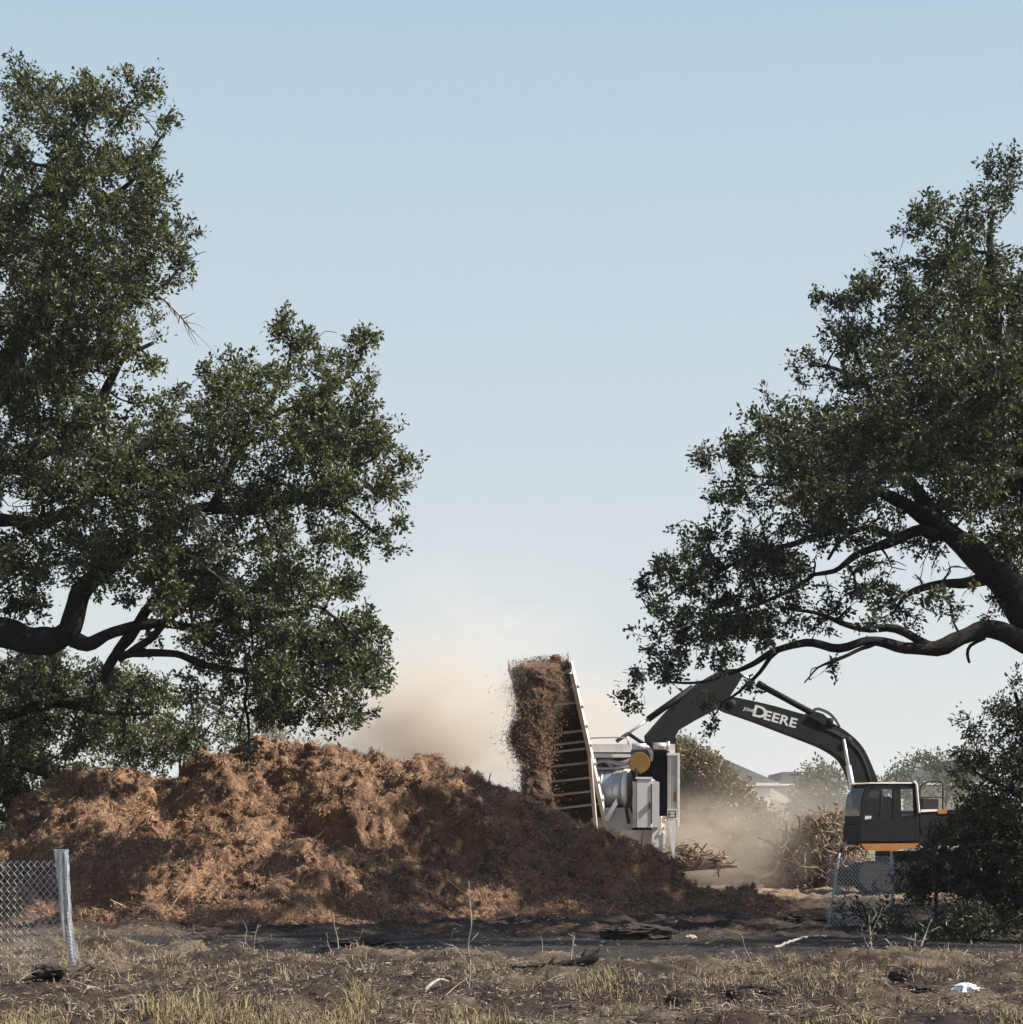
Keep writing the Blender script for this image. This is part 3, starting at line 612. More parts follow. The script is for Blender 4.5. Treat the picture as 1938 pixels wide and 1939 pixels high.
def build_pile():
    gx = np.arange(-14, 7.2, 0.045); gy = np.concatenate([np.arange(38.4, 50, 0.045), np.arange(50, 56, 0.15)])
    X, Y = np.meshgrid(gx, gy); x = X.ravel(); y = Y.ravel()
    h = pile_h(x + 0.35 * fbm(np.stack([x, y, x * 0], -1) * 0.8, 3, 61), y + 0.35 * fbm(np.stack([x, y, x * 0], -1) * 0.8, 3, 62))
    nx, ny = len(gx), len(gy)
    H = h.reshape(ny, nx); gyv, gxv = np.gradient(H, gy, gx)
    N = unit(np.stack([-gxv.ravel(), -gyv.ravel(), np.ones(nx * ny)], -1))
    p = np.stack([x, y, h], -1)
    lump = 0.55 * np.maximum(fbm(p * [0.62, 0.62, 0.9], 2, 71), -0.5) + 0.34 * (np.abs(fbm(p * [1.25, 1.25, 1.7], 2, 73)) - .2) + 0.17 * (np.abs(fbm(p * 2.7, 2, 74)) - .2) + 0.15 * (np.abs(fbm(p * [4.4, 4.4, 5.5], 1, 76)) - .3) + 0.10 * fbm(p * 7.5, 3, 75) + 0.05 * fbm(p * 14, 2, 79)
    # slumped runs down the face
    lump = lump + 0.16 * fbm(np.stack([x * 0.9 + y * 0.4, y * 0.35, h * 0.2], -1), 2, 81, ridged=True) - 0.10
    a = smooth(-0.05, 0.9, h)[:, None]
    Q = p + N * (lump[:, None] * (0.25 + 0.75 * a)) - np.array([0, 0, 0.05])
    g = gz(x, y)
    Q[:, 2] = np.where(h < g - 0.25, g - 0.3, Q[:, 2])
    i = np.arange(ny - 1)[:, None] * nx + np.arange(nx - 1)[None, :]
    f = np.stack([i, i + 1, i + nx + 1, i + nx], -1).reshape(-1, 4)
    low = (Q[:, 2] < g - 0.15)
    f = f[~low[f].all(1)]
    o = thing('mulch_pile', 'long heap of red-brown shredded wood mulch across the middle of the site', 'mulch pile', (-4, 45, 0))
    mb = MB(); mb.add(Q, f); mb.build('heap', M_mulch, o, True)
    # matted tufts standing out of the surface
    rt = np.random.default_rng(44); QG = Q.reshape(ny, nx, 3); NG = unit(np.cross(np.gradient(QG, axis=1), np.gradient(QG, axis=0))).reshape(-1, 3)
    cand = np.where((~low) & (y < 50))[0]; cand = cand[fbm(Q[cand] * 1.7, 3, 201) > -.12]
    nb = 4200; kk = rt.choice(cand, nb); cc = Q[kk]; nn_ = NG[kk]; R = np.clip(rt.gamma(2.4, .026, nb) + .02, 0, .17)
    th = np.linspace(.05, np.pi * .72, 6); ph = np.linspace(0, 2 * np.pi, 9, endpoint=False); TH, PH = np.meshgrid(th, ph, indexing='ij')
    dd = np.stack([np.sin(TH) * np.cos(PH), np.sin(TH) * np.sin(PH), np.cos(TH)], -1).reshape(-1, 3)
    t1 = unit(np.cross(nn_, rand_unit(nb))); t2 = np.cross(nn_, t1); ax = unit(nn_ + np.array([.15, -.2, -.25]))
    W = dd[None, :, 0:1] * t1[:, None] * rt.uniform(.8, 1.9, (nb, 1, 1)) + dd[None, :, 1:2] * t2[:, None] * rt.uniform(.7, 1.2, (nb, 1, 1)) + dd[None, :, 2:3] * ax[:, None] * rt.uniform(.7, 1.2, (nb, 1, 1))
    V = cc[:, None] - nn_[:, None] * R[:, None, None] * .25 + W * R[:, None, None] * .72
    q = V.reshape(-1, 3); V = (q + np.repeat(unit(W).reshape(-1, 3), 1, 0) * (np.repeat(R, 54)[:, None]) * .9 * fbm(q * 13, 2, 203)[:, None])
    i = np.arange(5)[:, None] * 9; j = np.arange(9)[None, :]; j2 = (j + 1) % 9
    fb = np.stack([i + j, i + 9 + j, i + 9 + j2, i + j2], -1).reshape(-1, 4); fb = (np.arange(nb)[:, None, None] * 54 + fb[None]).reshape(-1, 4)
    mb = MB(); mb.add(V, fb); per = 34; ti = np.repeat(np.arange(nb), per); nf = nb * per
    r3 = rand_unit(nf); r3 = unit(r3 + nn_[ti] * .55); pf = cc[ti] + r3 * (R[ti] * rt.uniform(.55, 1.1, nf))[:, None]
    af = unit(rt.normal(size=(nf, 3)) * .8 + r3 * .35 + np.array([.15, -.1, -.3])); slivers(mb, pf, af, unit(r3 + rt.normal(size=(nf, 3)) * .5), R[ti] * rt.uniform(.5, 1.5, nf) + .02, rt.uniform(.006, .016, nf), 1)
    tag(mb.build('matted_tufts', [M_mulch, M_shred], o, False), kind='stuff')
    # shredded strands lying on it
    rg = np.random.default_rng(4)
    QQ = Q.reshape(ny, nx, 3); dx = np.gradient(QQ, axis=1); dy = np.gradient(QQ, axis=0); NN = unit(np.cross(dx, dy)).reshape(-1, 3)
    ok = np.where((~low) & (y < 49.5))[0]
    vis = NN[ok, 1] < 0.35; ok = ok[vis]
    n = 260000; k = rg.choice(ok, n); n3 = 70000; pk = rt.integers(0, len(V), n3)
    c = Q[k] + rg.normal(size=(n, 3)) * 0.02 + NN[k] * rg.uniform(0.0, 0.035, n)[:, None]
    ax = unit(rg.normal(size=(n, 3)) + NN[k] * rg.normal(size=n)[:, None] * 0.2 + np.array([0.3, -0.2, -0.25])); 
    ax = unit(ax - NN[k] * (ax * NN[k]).sum(1, keepdims=True) * rg.uniform(0.2, 1, n)[:, None])
    nn = unit(NN[k] + rg.normal(size=(n, 3)) * 0.5)
    c[:n3] = V[pk] + rg.normal(size=(n3, 3)) * .012; L = rg.gamma(2.0, 0.030, n) + 0.02; W = rg.uniform(0.005, 0.016, n)
    global rng
    mb = MB(); slivers(mb, c, ax, nn, L, W)
    for q in range(90):    # longer split sticks
        a = Q[ok[rg.integers(len(ok))]]; d = unit(rg.normal(size=3) * [1, .6, .8]); e = a + d * rg.uniform(0.25, 0.7)
        mb.tube(np.array([a - d * .1, (a + e) / 2 + rg.normal(size=3) * .03, e]), [0.012, 0.012, 0.005], 4)
    tag(mb.build('wood_shreds', M_shred, o), kind='stuff')
build_pile()

# ------------------------------------------------------------------ grinder with its conveyor
GY = 57.5
gr = thing('wood_grinder', 'white horizontal wood grinder with amber disc and raised discharge conveyor', 'grinder', (*P(1200, 1660, GY)[:2], 0))
def slab(mb, x0, y0, x1, y1, Y, D, mi=0, yaw=0.0):
    """box whose front face covers photo rows y0..y1 and columns x0..x1 at distance Y; depth D, turned by yaw about its front middle"""
    a = P(x0, y1, Y); b = P(x1, y0, Y)
    c = np.array([(a[0] + b[0]) / 2, Y, (a[2] + b[2]) / 2])
    cs, sn = math.cos(yaw), math.sin(yaw)
    mb.box((a[0], Y, a[2]), (b[0], Y + D, b[2]), mi, R=[[cs, -sn, 0], [sn, cs, 0], [0, 0, 1]], c=c)
def gpart(name, mat, fn, smooth_=False, label=None, parent=None):
    mb = MB(); fn(mb); return mb.build(name, mat, parent or gr, smooth_, label)
def disc(mb, px, py, r, Y, D, n=28, bevel=0.15):
    c = P(px, py, Y); rr = r / F * Y
    prof = [(rr * (1 - bevel), 0.0), (rr, D * 0.25), (rr, D), (rr * 0.6, D)]
    pts = []; 
    a = np.arange(n) * 2 * np.pi / n
    for (q, d) in prof: pts.append(np.stack([c[0] + q * np.cos(a), np.full(n, Y + d), c[2] + q * np.sin(a)], -1))
    V = np.vstack(pts); f = []
    for k in range(len(prof) - 1):
        for j in range(n): f.append((k * n + j, k * n + (j + 1) % n, (k + 1) * n + (j + 1) % n, (k + 1) * n + j))
    mb.poly(V, f + [tuple(range(n))])
# engine housing and top beams
gpart('top_beam', M_white, lambda m: (slab(m, 1112, 1409, 1195, 1424, GY + .3, 1.6), slab(m, 1112, 1428, 1195, 1434, GY + .25, 0.12)))
gpart('engine_bay', M_black, lambda m: (slab(m, 1114, 1434.5, 1200, 1458, GY + .7, 1.2), slab(m, 1190, 1420, 1236, 1572, GY + .9, 1.0)))
def hoses(m):
    for (pts, r) in (([(1122,1447),(1145,1441),(1160,1452)], .05), ([(1150,1440),(1175,1446),(1195,1440)], .06), ([(1125,1455),(1160,1455),(1195,1450)], .04)):
        q = np.array([P(x, y, GY + .45) for x, y in pts]); m.tube(spline(q, 0.05), r, 8)
gpart('exhaust_pipe', M_steel, hoses, True)
def drum(m):
    a = P(1124, 1493, GY + .75); b = P(1184, 1493, GY + .55); R = 36 / F * GY
    pts = np.linspace(a, b, 9); m.tube(pts, R, 36)
    for t in (0.35, 0.7): m.tube(np.array([a + (b - a) * t, a + (b - a) * (t + .03)]), R + .015, 36)
gpart('drum', M_steel, drum, True)
def ring(m):
    a = P(1184, 1493, GY + .55); b = P(1193, 1493, GY + .52); R = 38 / F * GY
    m.tube(np.array([a, a * .5 + b * .5, b]), [R, R * 1.01, R * .97], 36)
gpart('drum_flange', M_white, ring)
gpart('air_cleaner_disc', M_amber, lambda m: disc(m, 1212, 1444, 20, GY - .15, 0.35, bevel=.06))
def pipes(m):
    for x0, x1, y, r in ((1197, 1224, 1414, .085), (1238, 1262, 1413, .09)):
        m.tube(np.array([P(x0, y, GY - .05), P((x0 + x1) / 2, y, GY - .05), P(x1, y, GY - .05)]), r, 14)
    m.tube(spline(np.array([P(1224, 1414, GY - .05), P(1231, 1420, GY), P(1234, 1428, GY), P(1233, 1440, GY + .1)]), 0.03), .055, 10)
    m.tube(np.array([P(1266, 1404, GY), P(1266, 1422, GY)]), .04, 8)
gpart('intake_pipe', M_chrome, pipes, True)
gpart('radiator', M_dark, lambda m: (slab(m, 1236, 1420, 1264, 1545, GY + .1, 0.9), slab(m, 1252, 1424, 1255, 1458, GY + .06, 0.05), slab(m, 1258, 1425, 1261, 1536, GY + .06, 0.05)))
gpart('side_panel', M_cream, lambda m: (slab(m, 1265, 1431, 1286, 1532, GY - .05, 1.3), slab(m, 1268, 1409, 1279, 1428, GY + .1, .5)))
gpart('panel_rib', M_white, lambda m: (slab(m, 1264, 1426, 1288, 1430.5, GY - .1, 1.4), slab(m, 1283.5, 1431, 1288, 1565, GY - .1, 0.12), slab(m, 1265, 1532, 1283, 1552, GY - .1, 0.6)))
def cabinet(m):
    o = [(1207, 1567), (1207, 1477), (1226, 1472), (1234, 1476), (1234, 1567)]
    m.prism([P(x, y, GY - .45) for x, y in o][::-1], (0.14, 0.6, 0))
    o = [(1235, 1567), (1235, 1477), (1249, 1481), (1249, 1567)]
    m.prism([P(x, y, GY - .40) for x, y in o][::-1], (0.02, 0.5, 0))
cb = gpart('control_cabinet', M_grey, cabinet)
gpart('cabinet_lid', M_white, lambda m: slab(m, 1205, 1471.5, 1236, 1475, GY - .47, 0.66), parent=cb)
gpart('door_seam', M_black, lambda m: slab(m, 1234.3, 1484, 1235.6, 1560, GY - .47, 0.04), parent=cb)
gpart('cabinet_post', M_grey, lambda m: slab(m, 1199, 1480, 1206, 1567, GY - .2, 0.4))
def sign(m):
    slab(m, 1266, 1535, 1281, 1549, GY - .13, 0.02)
sg = gpart('warning_sign', M_black, sign)
def signw(m):
    slab(m, 1268, 1537, 1279, 1540.5, GY - .14, 0.01); slab(m, 1268, 1543.5, 1279, 1547, GY - .14, 0.01); slab(m, 1271, 1540.7, 1276.5, 1543.3, GY - .14, .01)
gpart('sign_marking', M_letter, signw, parent=sg)
for (x, y0, y1) in ((1270, 1436, 1528), (1276, 1436, 1528), (1281, 1436, 1528)): gpart('panel_seam', M_grey, lambda m: slab(m, x, y0, x + 1, y1, GY - .07, .03))
gpart('grab_rail', M_steel, lambda m: m.tube(spline(np.array([P(x, y, GY + .15) for x, y in ((1118,1410),(1118,1399),(1140,1397),(1180,1397),(1190,1400),(1190,1410))]), .05), .022, 6), True)
gpart('hydraulic_hose', M_black, lambda m: [m.tube(spline(np.array([P(x + k * 3, y, GY - .1 - k * .03) for x, y in ((1190,1560),(1186,1530),(1195,1500),(1203,1470),(1200,1455),(1212,1466))]), .04), .026, 6) for k in range(2)], True)
gpart('latch_handle', M_black, lambda m: slab(m, 1229, 1520, 1232, 1532, GY - .50, .06), parent=cb)
gpart('reflector', M_amber, lambda m: slab(m, 1276, 1500, 1280, 1518, GY - .075, .02))
for (x, y) in ((1238,1570),(1243,1570),(1238,1604),(1252,1602)): gpart('bolt', M_steel, lambda m: m.tube(np.array([P(x, y, GY - .33), P(x, y, GY - .31), P(x, y, GY - .28)]), .03, 8))
def chute(m):
    m.prism([P(x, y, GY - .1) for x, y in [(1176, 1572), (1236, 1572), (1236, 1616), (1226, 1622), (1205, 1600), (1176, 1586)]][::-1], (0, 1.2, 0))
gpart('feed_chute', M_cream, chute)
def bracket(m):
    m.prism([P(x, y, GY - .3) for x, y in [(1236, 1566), (1246, 1566), (1246, 1574), (1257, 1578), (1256, 1606), (1260, 1607), (1260, 1611), (1234, 1614)]][::-1], (0, 0.5, 0))
    m.prism([P(x, y, GY - .32) for x, y in [(1246, 1580), (1256, 1566), (1260, 1567), (1250, 1583)]][::-1], (0, 0.1, 0))
gpart('leg_bracket', M_white, bracket)
def leg(m):
    m.prism([P(x, y, GY - .35) for x, y in [(1266, 1553), (1280, 1553), (1279.5, 1596), (1277.5, 1625), (1274.5, 1625), (1269, 1590)]][::-1], (0, 0.22, 0))
    m.prism([P(x, y, GY - .30) for x, y in [(1274.5, 1625), (1277.5, 1625), (1279, 1652), (1272, 1652)]][::-1], (0, 0.12, 0))
gpart('outrigger_leg', M_white, leg)
def gusset(m):
    m.prism([P(x, y, GY - .1) for x, y in [(1144, 1552), (1168, 1512), (1170, 1523), (1152, 1556)]][::-1], (0, 0.3, 0))
gpart('diagonal_brace', M_white, gusset)
gpart('lower_panel', M_grey, lambda m: (m.prism([P(x, y, GY + .15) for x, y in [(1120, 1530), (1194, 1530), (1197, 1574), (1176, 1574), (1120, 1590)]][::-1], (0, 1.0, 0)),
      m.prism([P(x, y, GY - .02) for x, y in [(1192, 1531), (1199, 1545), (1199, 1569), (1193, 1569), (1193, 1548)]][::-1], (0, 0.2, 0))))
def under(m):
    m.box((P(1110,0,GY)[0], GY + .5, .45), (P(1285,0,GY)[0], GY + 8, .8))
    for k in range(3):
        for sx in (1120, 1270):
            c = P(sx, 1600, GY + 3.0 + k * 1.3); m.tube(np.array([c * [1, 1, 0] + [-.2, 0, .45], c * [1, 1, 0] + [.2, 0, .45]]), .45, 18)
def drawbar(m):
    m.prism([P(x, y, GY - .2) for x, y in [(1262, 1632), (1330, 1634), (1396, 1640), (1398, 1643), (1330, 1648), (1262, 1654)]][::-1], (0, 1.0, 0))
gpart('drawbar', pmat('muddy_steel', (0.16, 0.115, 0.08), (0.07, 0.05, 0.036), 4, .9), drawbar)
gpart('undercarriage', M_track, under)
def body(m):
    m.box((P(1116,0,GY)[0], GY + 1.95, 1.0), (P(1262,0,GY)[0], GY + 8, 3.3))
gpart('hopper_body', M_cream, body)
# conveyor: head nearest to us, tail low at the machine
CH, CT = P(1028, 1274, 52.5), P(1098, 1565, 58.0)
cd = CT - CH; cl_ = np.linalg.norm(cd); cd /= cl_; cw = np.array([1.0, 0.06, 0]); cw = unit(cw - cd * np.dot(cw, cd)); cn = np.cross(cw, cd)
if cn[2] < 0: cn = -cn
HW = 0.66
def cpt(t, s, n=0.0): return CH + cd * t + cw * s + cn * n
def conv_box(m, t0, t1, s0, s1, n0, n1, mi=0):
    v = [cpt(t, s, n) for n in (n0, n1) for (t, s) in ((t0, s0), (t0, s1), (t1, s1), (t1, s0))]
    m.add(v, [(0,1,2,3),(7,6,5,4),(0,4,5,1),(1,5,6,2),(2,6,7,3),(3,7,4,0)], mi)
cv = gpart('conveyor', M_belt, lambda m: conv_box(m, 0, cl_, -HW + .06, HW - .06, -0.02, .12))
for s in (-HW, HW): gpart('conveyor_rail', M_white, lambda m: conv_box(m, -.05, cl_, s - .045, s + .045, -.16, .20), parent=cv)
gpart('rail_tip', M_grey, lambda m: conv_box(m, -.3, -.02, HW - .02, HW + .03, -.02, .10), parent=cv)
for k in range(9): gpart('rail_bracket', M_grey, lambda m: conv_box(m, .5 + k * .8, .62 + k * .8, HW + .045, HW + .10, -.10, .02), parent=cv)
for t in (1.15, 2.3, 2.75, 3.05, 3.65, 4.3, 4.9, 5.5):
    gpart('return_roller', M_cream, lambda m: m.tube(np.array([cpt(t, -HW, -.10), cpt(t, 0, -.10), cpt(t, HW, -.10)]), .03, 8), True, parent=cv)
def headroll(m): m.tube(np.array([cpt(.05, -HW, .05), cpt(.05, 0, .05), cpt(.05, HW, .05)]), .19, 18)
gpart('head_pulley', M_belt, headroll, True, parent=cv)
for s in (-HW, HW): gpart('conveyor_strut', M_white, lambda m: m.tube(np.array([cpt(3.2, s, -.1), P(1095 + (40 if s > 0 else 0), 1640, 57.5)]), .05, 8), parent=cv)

# mulch pouring off the head of the conveyor
def build_fall():
    rg = np.random.default_rng(9)
    top = CH + np.array([-0.1, -0.25, .15]); mb = MB()
    zlo = float(pile_h(np.array([top[0]]), np.array([top[1] - .8]))[0]) 
    H = top[2] - 0.6
    # core: a lumpy tube
    def path(t):
        cx = np.interp(t, [0, .10, .3, .45, .6, .8, 1], [1024, 1020, 1012, 1002, 1016, 1016, 1012]); k = top[1] / F
        return np.stack([(cx - CX) * k, top[1] - 0.9 * np.sqrt(t + .02), top[2] - (top[2] - 1.6) * t], -1)
    def halfw(t): return np.interp(t, [0, .12, .3, .45, .58, .8, 1], [.44, .52, .45, .50, .34, .36, .40])
    nt2, na = 70, 40
    t = np.linspace(0, 1, nt2); a = np.linspace(0, 2 * np.pi, na, endpoint=False)
    c = path(t); T, A = np.meshgrid(t, a, indexing='ij')
    wx = halfw(t) - .06; wy = 0.26 + 0.05 * t
    d = np.stack([np.cos(A) * wx[:, None], np.sin(A) * wy[:, None], np.zeros_like(A)], -1)
    V = c[:, None] + d; q = V.reshape(-1, 3)
    V = V + unit(d) * (0.30 * fbm(q * [1.8, 1.8, 1.0], 3, 91) + 0.20 * fbm(q * [5, 5, 3.4], 3, 92) + 0.05 * fbm(q * 12, 2, 93)).reshape(nt2, na, 1)
    V[:, :, 2] += 0.10 * np.sin(A * 1.0) * (t[:, None] < .1)
    i = np.arange(nt2 - 1)[:, None] * na; j = np.arange(na)[None, :]; j2 = (j + 1) % na
    f = np.stack([i + j, i + j2, i + na + j2, i + na + j], -1).reshape(-1, 4)
    mb.add(V.reshape(-1, 3), f, 0); mb.F.append(np.array([list(range(na))])); mb.M.append(np.array([0], np.int32))
    # heap riding over the head pulley
    for k in range(26):
        p0 = cpt(rg.uniform(-.15, 0.7), rg.uniform(-.5, .5), rg.uniform(.08, .22)); r = rg.uniform(.07, .15)
        n = 10; th = np.linspace(0.15, np.pi - .15, 7); ph = np.linspace(0, 2 * np.pi, n, endpoint=False)
        TH, PH = np.meshgrid(th, ph, indexing='ij'); dd = np.stack([np.sin(TH) * np.cos(PH), np.sin(TH) * np.sin(PH), np.cos(TH)], -1)
        vv = p0 + dd * r * (1 + .5 * fbm((p0 + dd * r).reshape(-1, 3) * 6, 2, 95).reshape(7, n, 1))
        i = np.arange(6)[:, None] * n; j = np.arange(n)[None, :]; j2 = (j + 1) % n
        mb.add(vv.reshape(-1, 3), np.stack([i + j, i + n + j, i + n + j2, i + j2], -1).reshape(-1, 4), 0)
    # shreds in flight, dense at the column and thinning outwards
    n = 34000; tt = rg.uniform(0, 1, n) ** 0.9; c = path(tt)
    ang = rg.uniform(0, 2 * np.pi, n); rr = np.where(rg.uniform(size=n) < .6, rg.uniform(.8, 1.15, n), 1 + rg.exponential(.28, size=n))
    pos = c + np.stack([np.cos(ang) * (halfw(tt) - .04) * rr, np.sin(ang) * .30 * rr, rg.normal(size=n) * .08], -1)
    lump = fbm(pos * [2.2, 2.2, 1.4], 2, 97); pos = pos[(lump > -.25) | (rr < 1.0)]
    m_ = 12000; p2 = np.stack([rg.uniform(-.25, .7, m_), rg.normal(size=m_) * .36, .02 + .30 * rg.uniform(size=m_) ** 1.5], -1); p2[:, 1] = np.clip(p2[:, 1], -.75, .62)
    p2 = CH + p2[:, :1] * cd + p2[:, 1:2] * cw + p2[:, 2:] * cn
    pos = np.vstack([pos, p2]); n = len(pos)
    ax = unit(rg.normal(size=(n, 3)) + np.array([0, 0, -.4])); nr = unit(rg.normal(size=(n, 3)))
    slivers(mb, pos, ax, nr, rg.gamma(2.0, .026, n) + .015, rg.uniform(.006, .018, n), 1)
    o = mb.build('falling_mulch', [M_mulch_dk, M_dshred], None, False)
    tag(o, 'thick curtain of brown mulch pouring off the head of the conveyor', kind='stuff')
build_fall()

# ------------------------------------------------------------------ excavator
YAW = math.radians(20)
EO = np.array([P(1670, 1600, 60.0)[0], 60.0, 0.0])
EN = np.array([math.sin(YAW), -math.cos(YAW), 0.0])      # out of the side that faces us
EF = np.array([-math.cos(YAW), -math.sin(YAW), 0.0])     # forward
CAMP = np.array([0, 0, EYE])
def mp(px, py, off=0.0):
    d = np.array([(px - CX) / F, 1.0, (HY - py) / F]); o = EO - EN * off
    return CAMP + d * (np.dot(o - CAMP, EN) / np.dot(d, EN))
ex = thing('excavator', 'black and orange tracked excavator reaching its bent arm to the grinder', 'excavator', EO)
def eprism(mb, outline, off, th, mi=0):
    mb.prism([mp(x, y, off) for x, y in outline], -EN * th, mi)
def epart(name, mat, fn, parent=None, smooth_=False, label=None):
    mb = MB(); fn(mb); return mb.build(name, mat, parent or ex, smooth_, label)
def dens_loop(pts, n=6, closed=True):
    p = np.array([(x, y, 0) for x, y in pts], float); return [(a[0], a[1]) for a in spline(p, 8.0)]
BOFF = 1.45
top = [(1370,1322),(1384,1319),(1411,1324),(1460,1335),(1510,1349),(1545,1359),(1581,1371),(1614,1393),(1634,1414),(1646,1436),(1657,1462),(1668,1492)]
bot = [(1642,1545),(1625,1500),(1613,1465),(1597,1438),(1567,1418),(1526,1401),(1484,1385),(1440,1368),(1400,1354),(1376,1345),(1367,1334)]
tp = dens_loop(top); bt = dens_loop(bot)
boom = epart('boom', M_dark, lambda m: eprism(m, (tp + [(1690,1545)] + bt)[::-1], BOFF - .20, .38))
def pins(m, x, y, r):
    c = mp(x, y, BOFF); m.tube(np.array([c + EN * .33, c, c - EN * .33]), r, 14)
for q in ((1378,1333,.10),(1598,1402,.09),(1563,1366,.08)): epart('pivot_pin', M_track, lambda m: pins(m, *q), boom, True)
epart('boom_flange', M_dark, lambda m: (eprism(m, [(1532,1357),(1548,1348),(1560,1352),(1583,1374),(1560,1372)][::-1], BOFF - .30, .60),))
# lettering
def lettering():
    def text_mesh(s, px, py, hpx, angle, xs, bold, sp=1.0):
        cu = bpy.data.curves.new('t', 'FONT'); cu.body = s; cu.size = 1.0; cu.offset = bold; cu.space_character = sp; cu.resolution_u = 4
        ob = bpy.data.objects.new('t', cu); COL.objects.link(ob)
        dg = bpy.context.evaluated_depsgraph_get(); me = bpy.data.meshes.new_from_object(ob.evaluated_get(dg))
        v = np.array([x.co[:] for x in me.vertices]); fs = [tuple(p.vertices) for p in me.polygons]
        bpy.data.objects.remove(ob); bpy.data.curves.remove(cu)
        v[:, 0] -= v[:, 0].min(); v[:, 1] -= v[:, 1].min(); H = 0.729
        ca, sa = math.cos(angle), math.sin(angle)
        x = v[:, 0] / H * hpx * xs; y = v[:, 1] / H * hpx
        X = px + x * ca + y * sa; Yp = py + x * sa - y * ca
        return [mp(a, b, BOFF - .206) for a, b in zip(X, Yp)], fs, (X.max(), Yp.max())
    mb = MB()
    ang = math.atan2(30, 112)
    for (s, px, py, h, xs) in (('D', 1425, 1355.5, 22, 1.22), ('EERE', 1446, 1362.0, 18, 1.22), ('JOHN', 1407, 1346, 6, 1.1)):
        v, f, _ = text_mesh(s, px, py, h, math.radians(15.5), xs, 0.022, 1.04)
        mb.poly(v, f)
    return mb.build('boom_lettering', M_letter, boom)
lettering()
stick = [(1378,1267),(1394,1266),(1408,1279),(1398,1296),(1376,1330),(1357,1344),(1318,1364),(1286,1383),(1280,1394),(1282,1420),(1262,1450),(1236,1440),(1230,1393),(1262,1356),(1309,1306),(1352,1280)]
stk = epart('arm', M_dark, lambda m: eprism(m, stick, BOFF - .17, .34))
def cyl(m, a, b, r0, off, f0=0.0, f1=1.0, n=12):
    p, q = mp(*a, off), mp(*b, off); u, v = p + (q - p) * f0, p + (q - p) * f1
    m.tube(np.array([u, (u + v) / 2, v]), r0, n)
def barrels(m):
    cyl(m, (1425,1289), (1560,1362), .085, BOFF, .10, 1.0); cyl(m, (1425,1289), (1560,1362), .10, BOFF, .08, .16)
epart('arm_cylinder', M_dark, barrels, smooth_=True)
def bucket_c(m): cyl(m, (1312,1302), (1228,1362), .085, BOFF, 0.0, 1.0); 
bc = epart('bucket_cylinder', M_dark, bucket_c, smooth_=True)
epart('piston_rod', M_chrome, lambda m: cyl(m, (1228,1362), (1190,1389), .035, BOFF), bc, True)
epart('piston_rod', M_chrome, lambda m: cyl(m, (1428,1290), (1400,1276), .045, BOFF), None, True)
epart('bucket_linkage', M_dark, lambda m: (cyl(m, (1190,1389), (1168,1404), .05, BOFF), cyl(m, (1190,1389), (1236,1420), .05, BOFF)), smooth_=True)
def bucket(m):
    eprism(m, [(1240,1438),(1262,1450),(1268,1480),(1250,1510),(1215,1520),(1190,1500),(1205,1490),(1225,1470)], BOFF - .55, 1.1)
epart('bucket', M_track, bucket)
for o in (BOFF - .42, BOFF + .42):
    bcy = epart('boom_cylinder', M_chrome, lambda m: cyl(m, (1607,1450), (1622,1530), .075, o), smooth_=True)
    epart('piston_rod', M_chrome, lambda m: cyl(m, (1598,1400), (1614,1488), .045, o), bcy, True)
def hose(m):
    for k, off in ((0, .1), (1, -.05)):
        q = np.array([mp(x, y + k * 3, BOFF + off) for x, y in ((1535,1350),(1548,1341),(1570,1349),(1583,1362),(1591,1376))]); m.tube(spline(q, .05), .022, 6)
def boomline(m):
    for k in (0, 1):
        q = [mp(x, y + 5 + k * 4, BOFF - .23) for x, y in ((1552,1366),(1583,1380),(1610,1397),(1628,1416),(1640,1440),(1652,1478))]; m.tube(spline(np.array(q), .15), .016, 6)
epart('hydraulic_line', M_black, boomline, boom, True)
epart('hydraulic_hose', M_black, hose, smooth_=True)
# cab
CD = 1.0
def cab_frame(m):
    for off in (0.0, CD - .07):
        eprism(m, [(1632,1593),(1631,1540),(1635,1508),(1642,1491),(1648,1484),(1655,1491),(1646,1505),(1640,1532),(1638,1560),(1638,1593)][::-1], off, .07)     # front pillar
        eprism(m, [(1692,1490),(1706,1490),(1708,1566),(1692,1566)][::-1], off, .07)
        eprism(m, [(1731,1490),(1737,1489),(1741,1540),(1742,1593),(1735,1593),(1733,1545)][::-1], off, .07)
        eprism(m, [(1650,1484),(1735,1484),(1736,1494),(1648,1495)][::-1], off, .07)
    eprism(m, [(1632,1593),(1632,1562),(1660,1552),(1692,1551),(1706,1560),(1720,1545),(1741,1541),(1742,1593)][::-1], 0.002, CD - .004)   # lower body
    eprism(m, [(1631.2,1560),(1631.5,1545),(1637,1545),(1637,1560)][::-1], .05, CD - .1)
cabp = epart('cab', M_dark, cab_frame)
epart('cab_roof', M_cream, lambda m: eprism(m, [(1644,1484),(1649,1481.6),(1690,1481),(1733,1481.6),(1736,1484)][::-1], -.03, CD + .06), cabp)
def lit_pillar(m):
    m.tube(spline(np.array([mp(x, y, -.04) for x, y in ((1730,1481),(1735.5,1485),(1738,1510),(1741,1540))]), .05), .035, 8)
epart('lit_pillar_edge', M_cream, lit_pillar, cabp, True)  # pale tube puts the sunlit edge of the rear cab pillar into colour
for off in (.03, CD - .03):
    for ol in ([(1639,1556),(1640,1528),(1648,1497),(1692,1494.5),(1692,1552)], [(1706,1494.5),(1732,1494.5),(1734,1543),(1720,1548),(1707,1562)]):
        epart('window', M_glass, lambda m: m.poly([mp(x, y, off) for x, y in ol][::-1], [tuple(range(len(ol)))]), cabp)
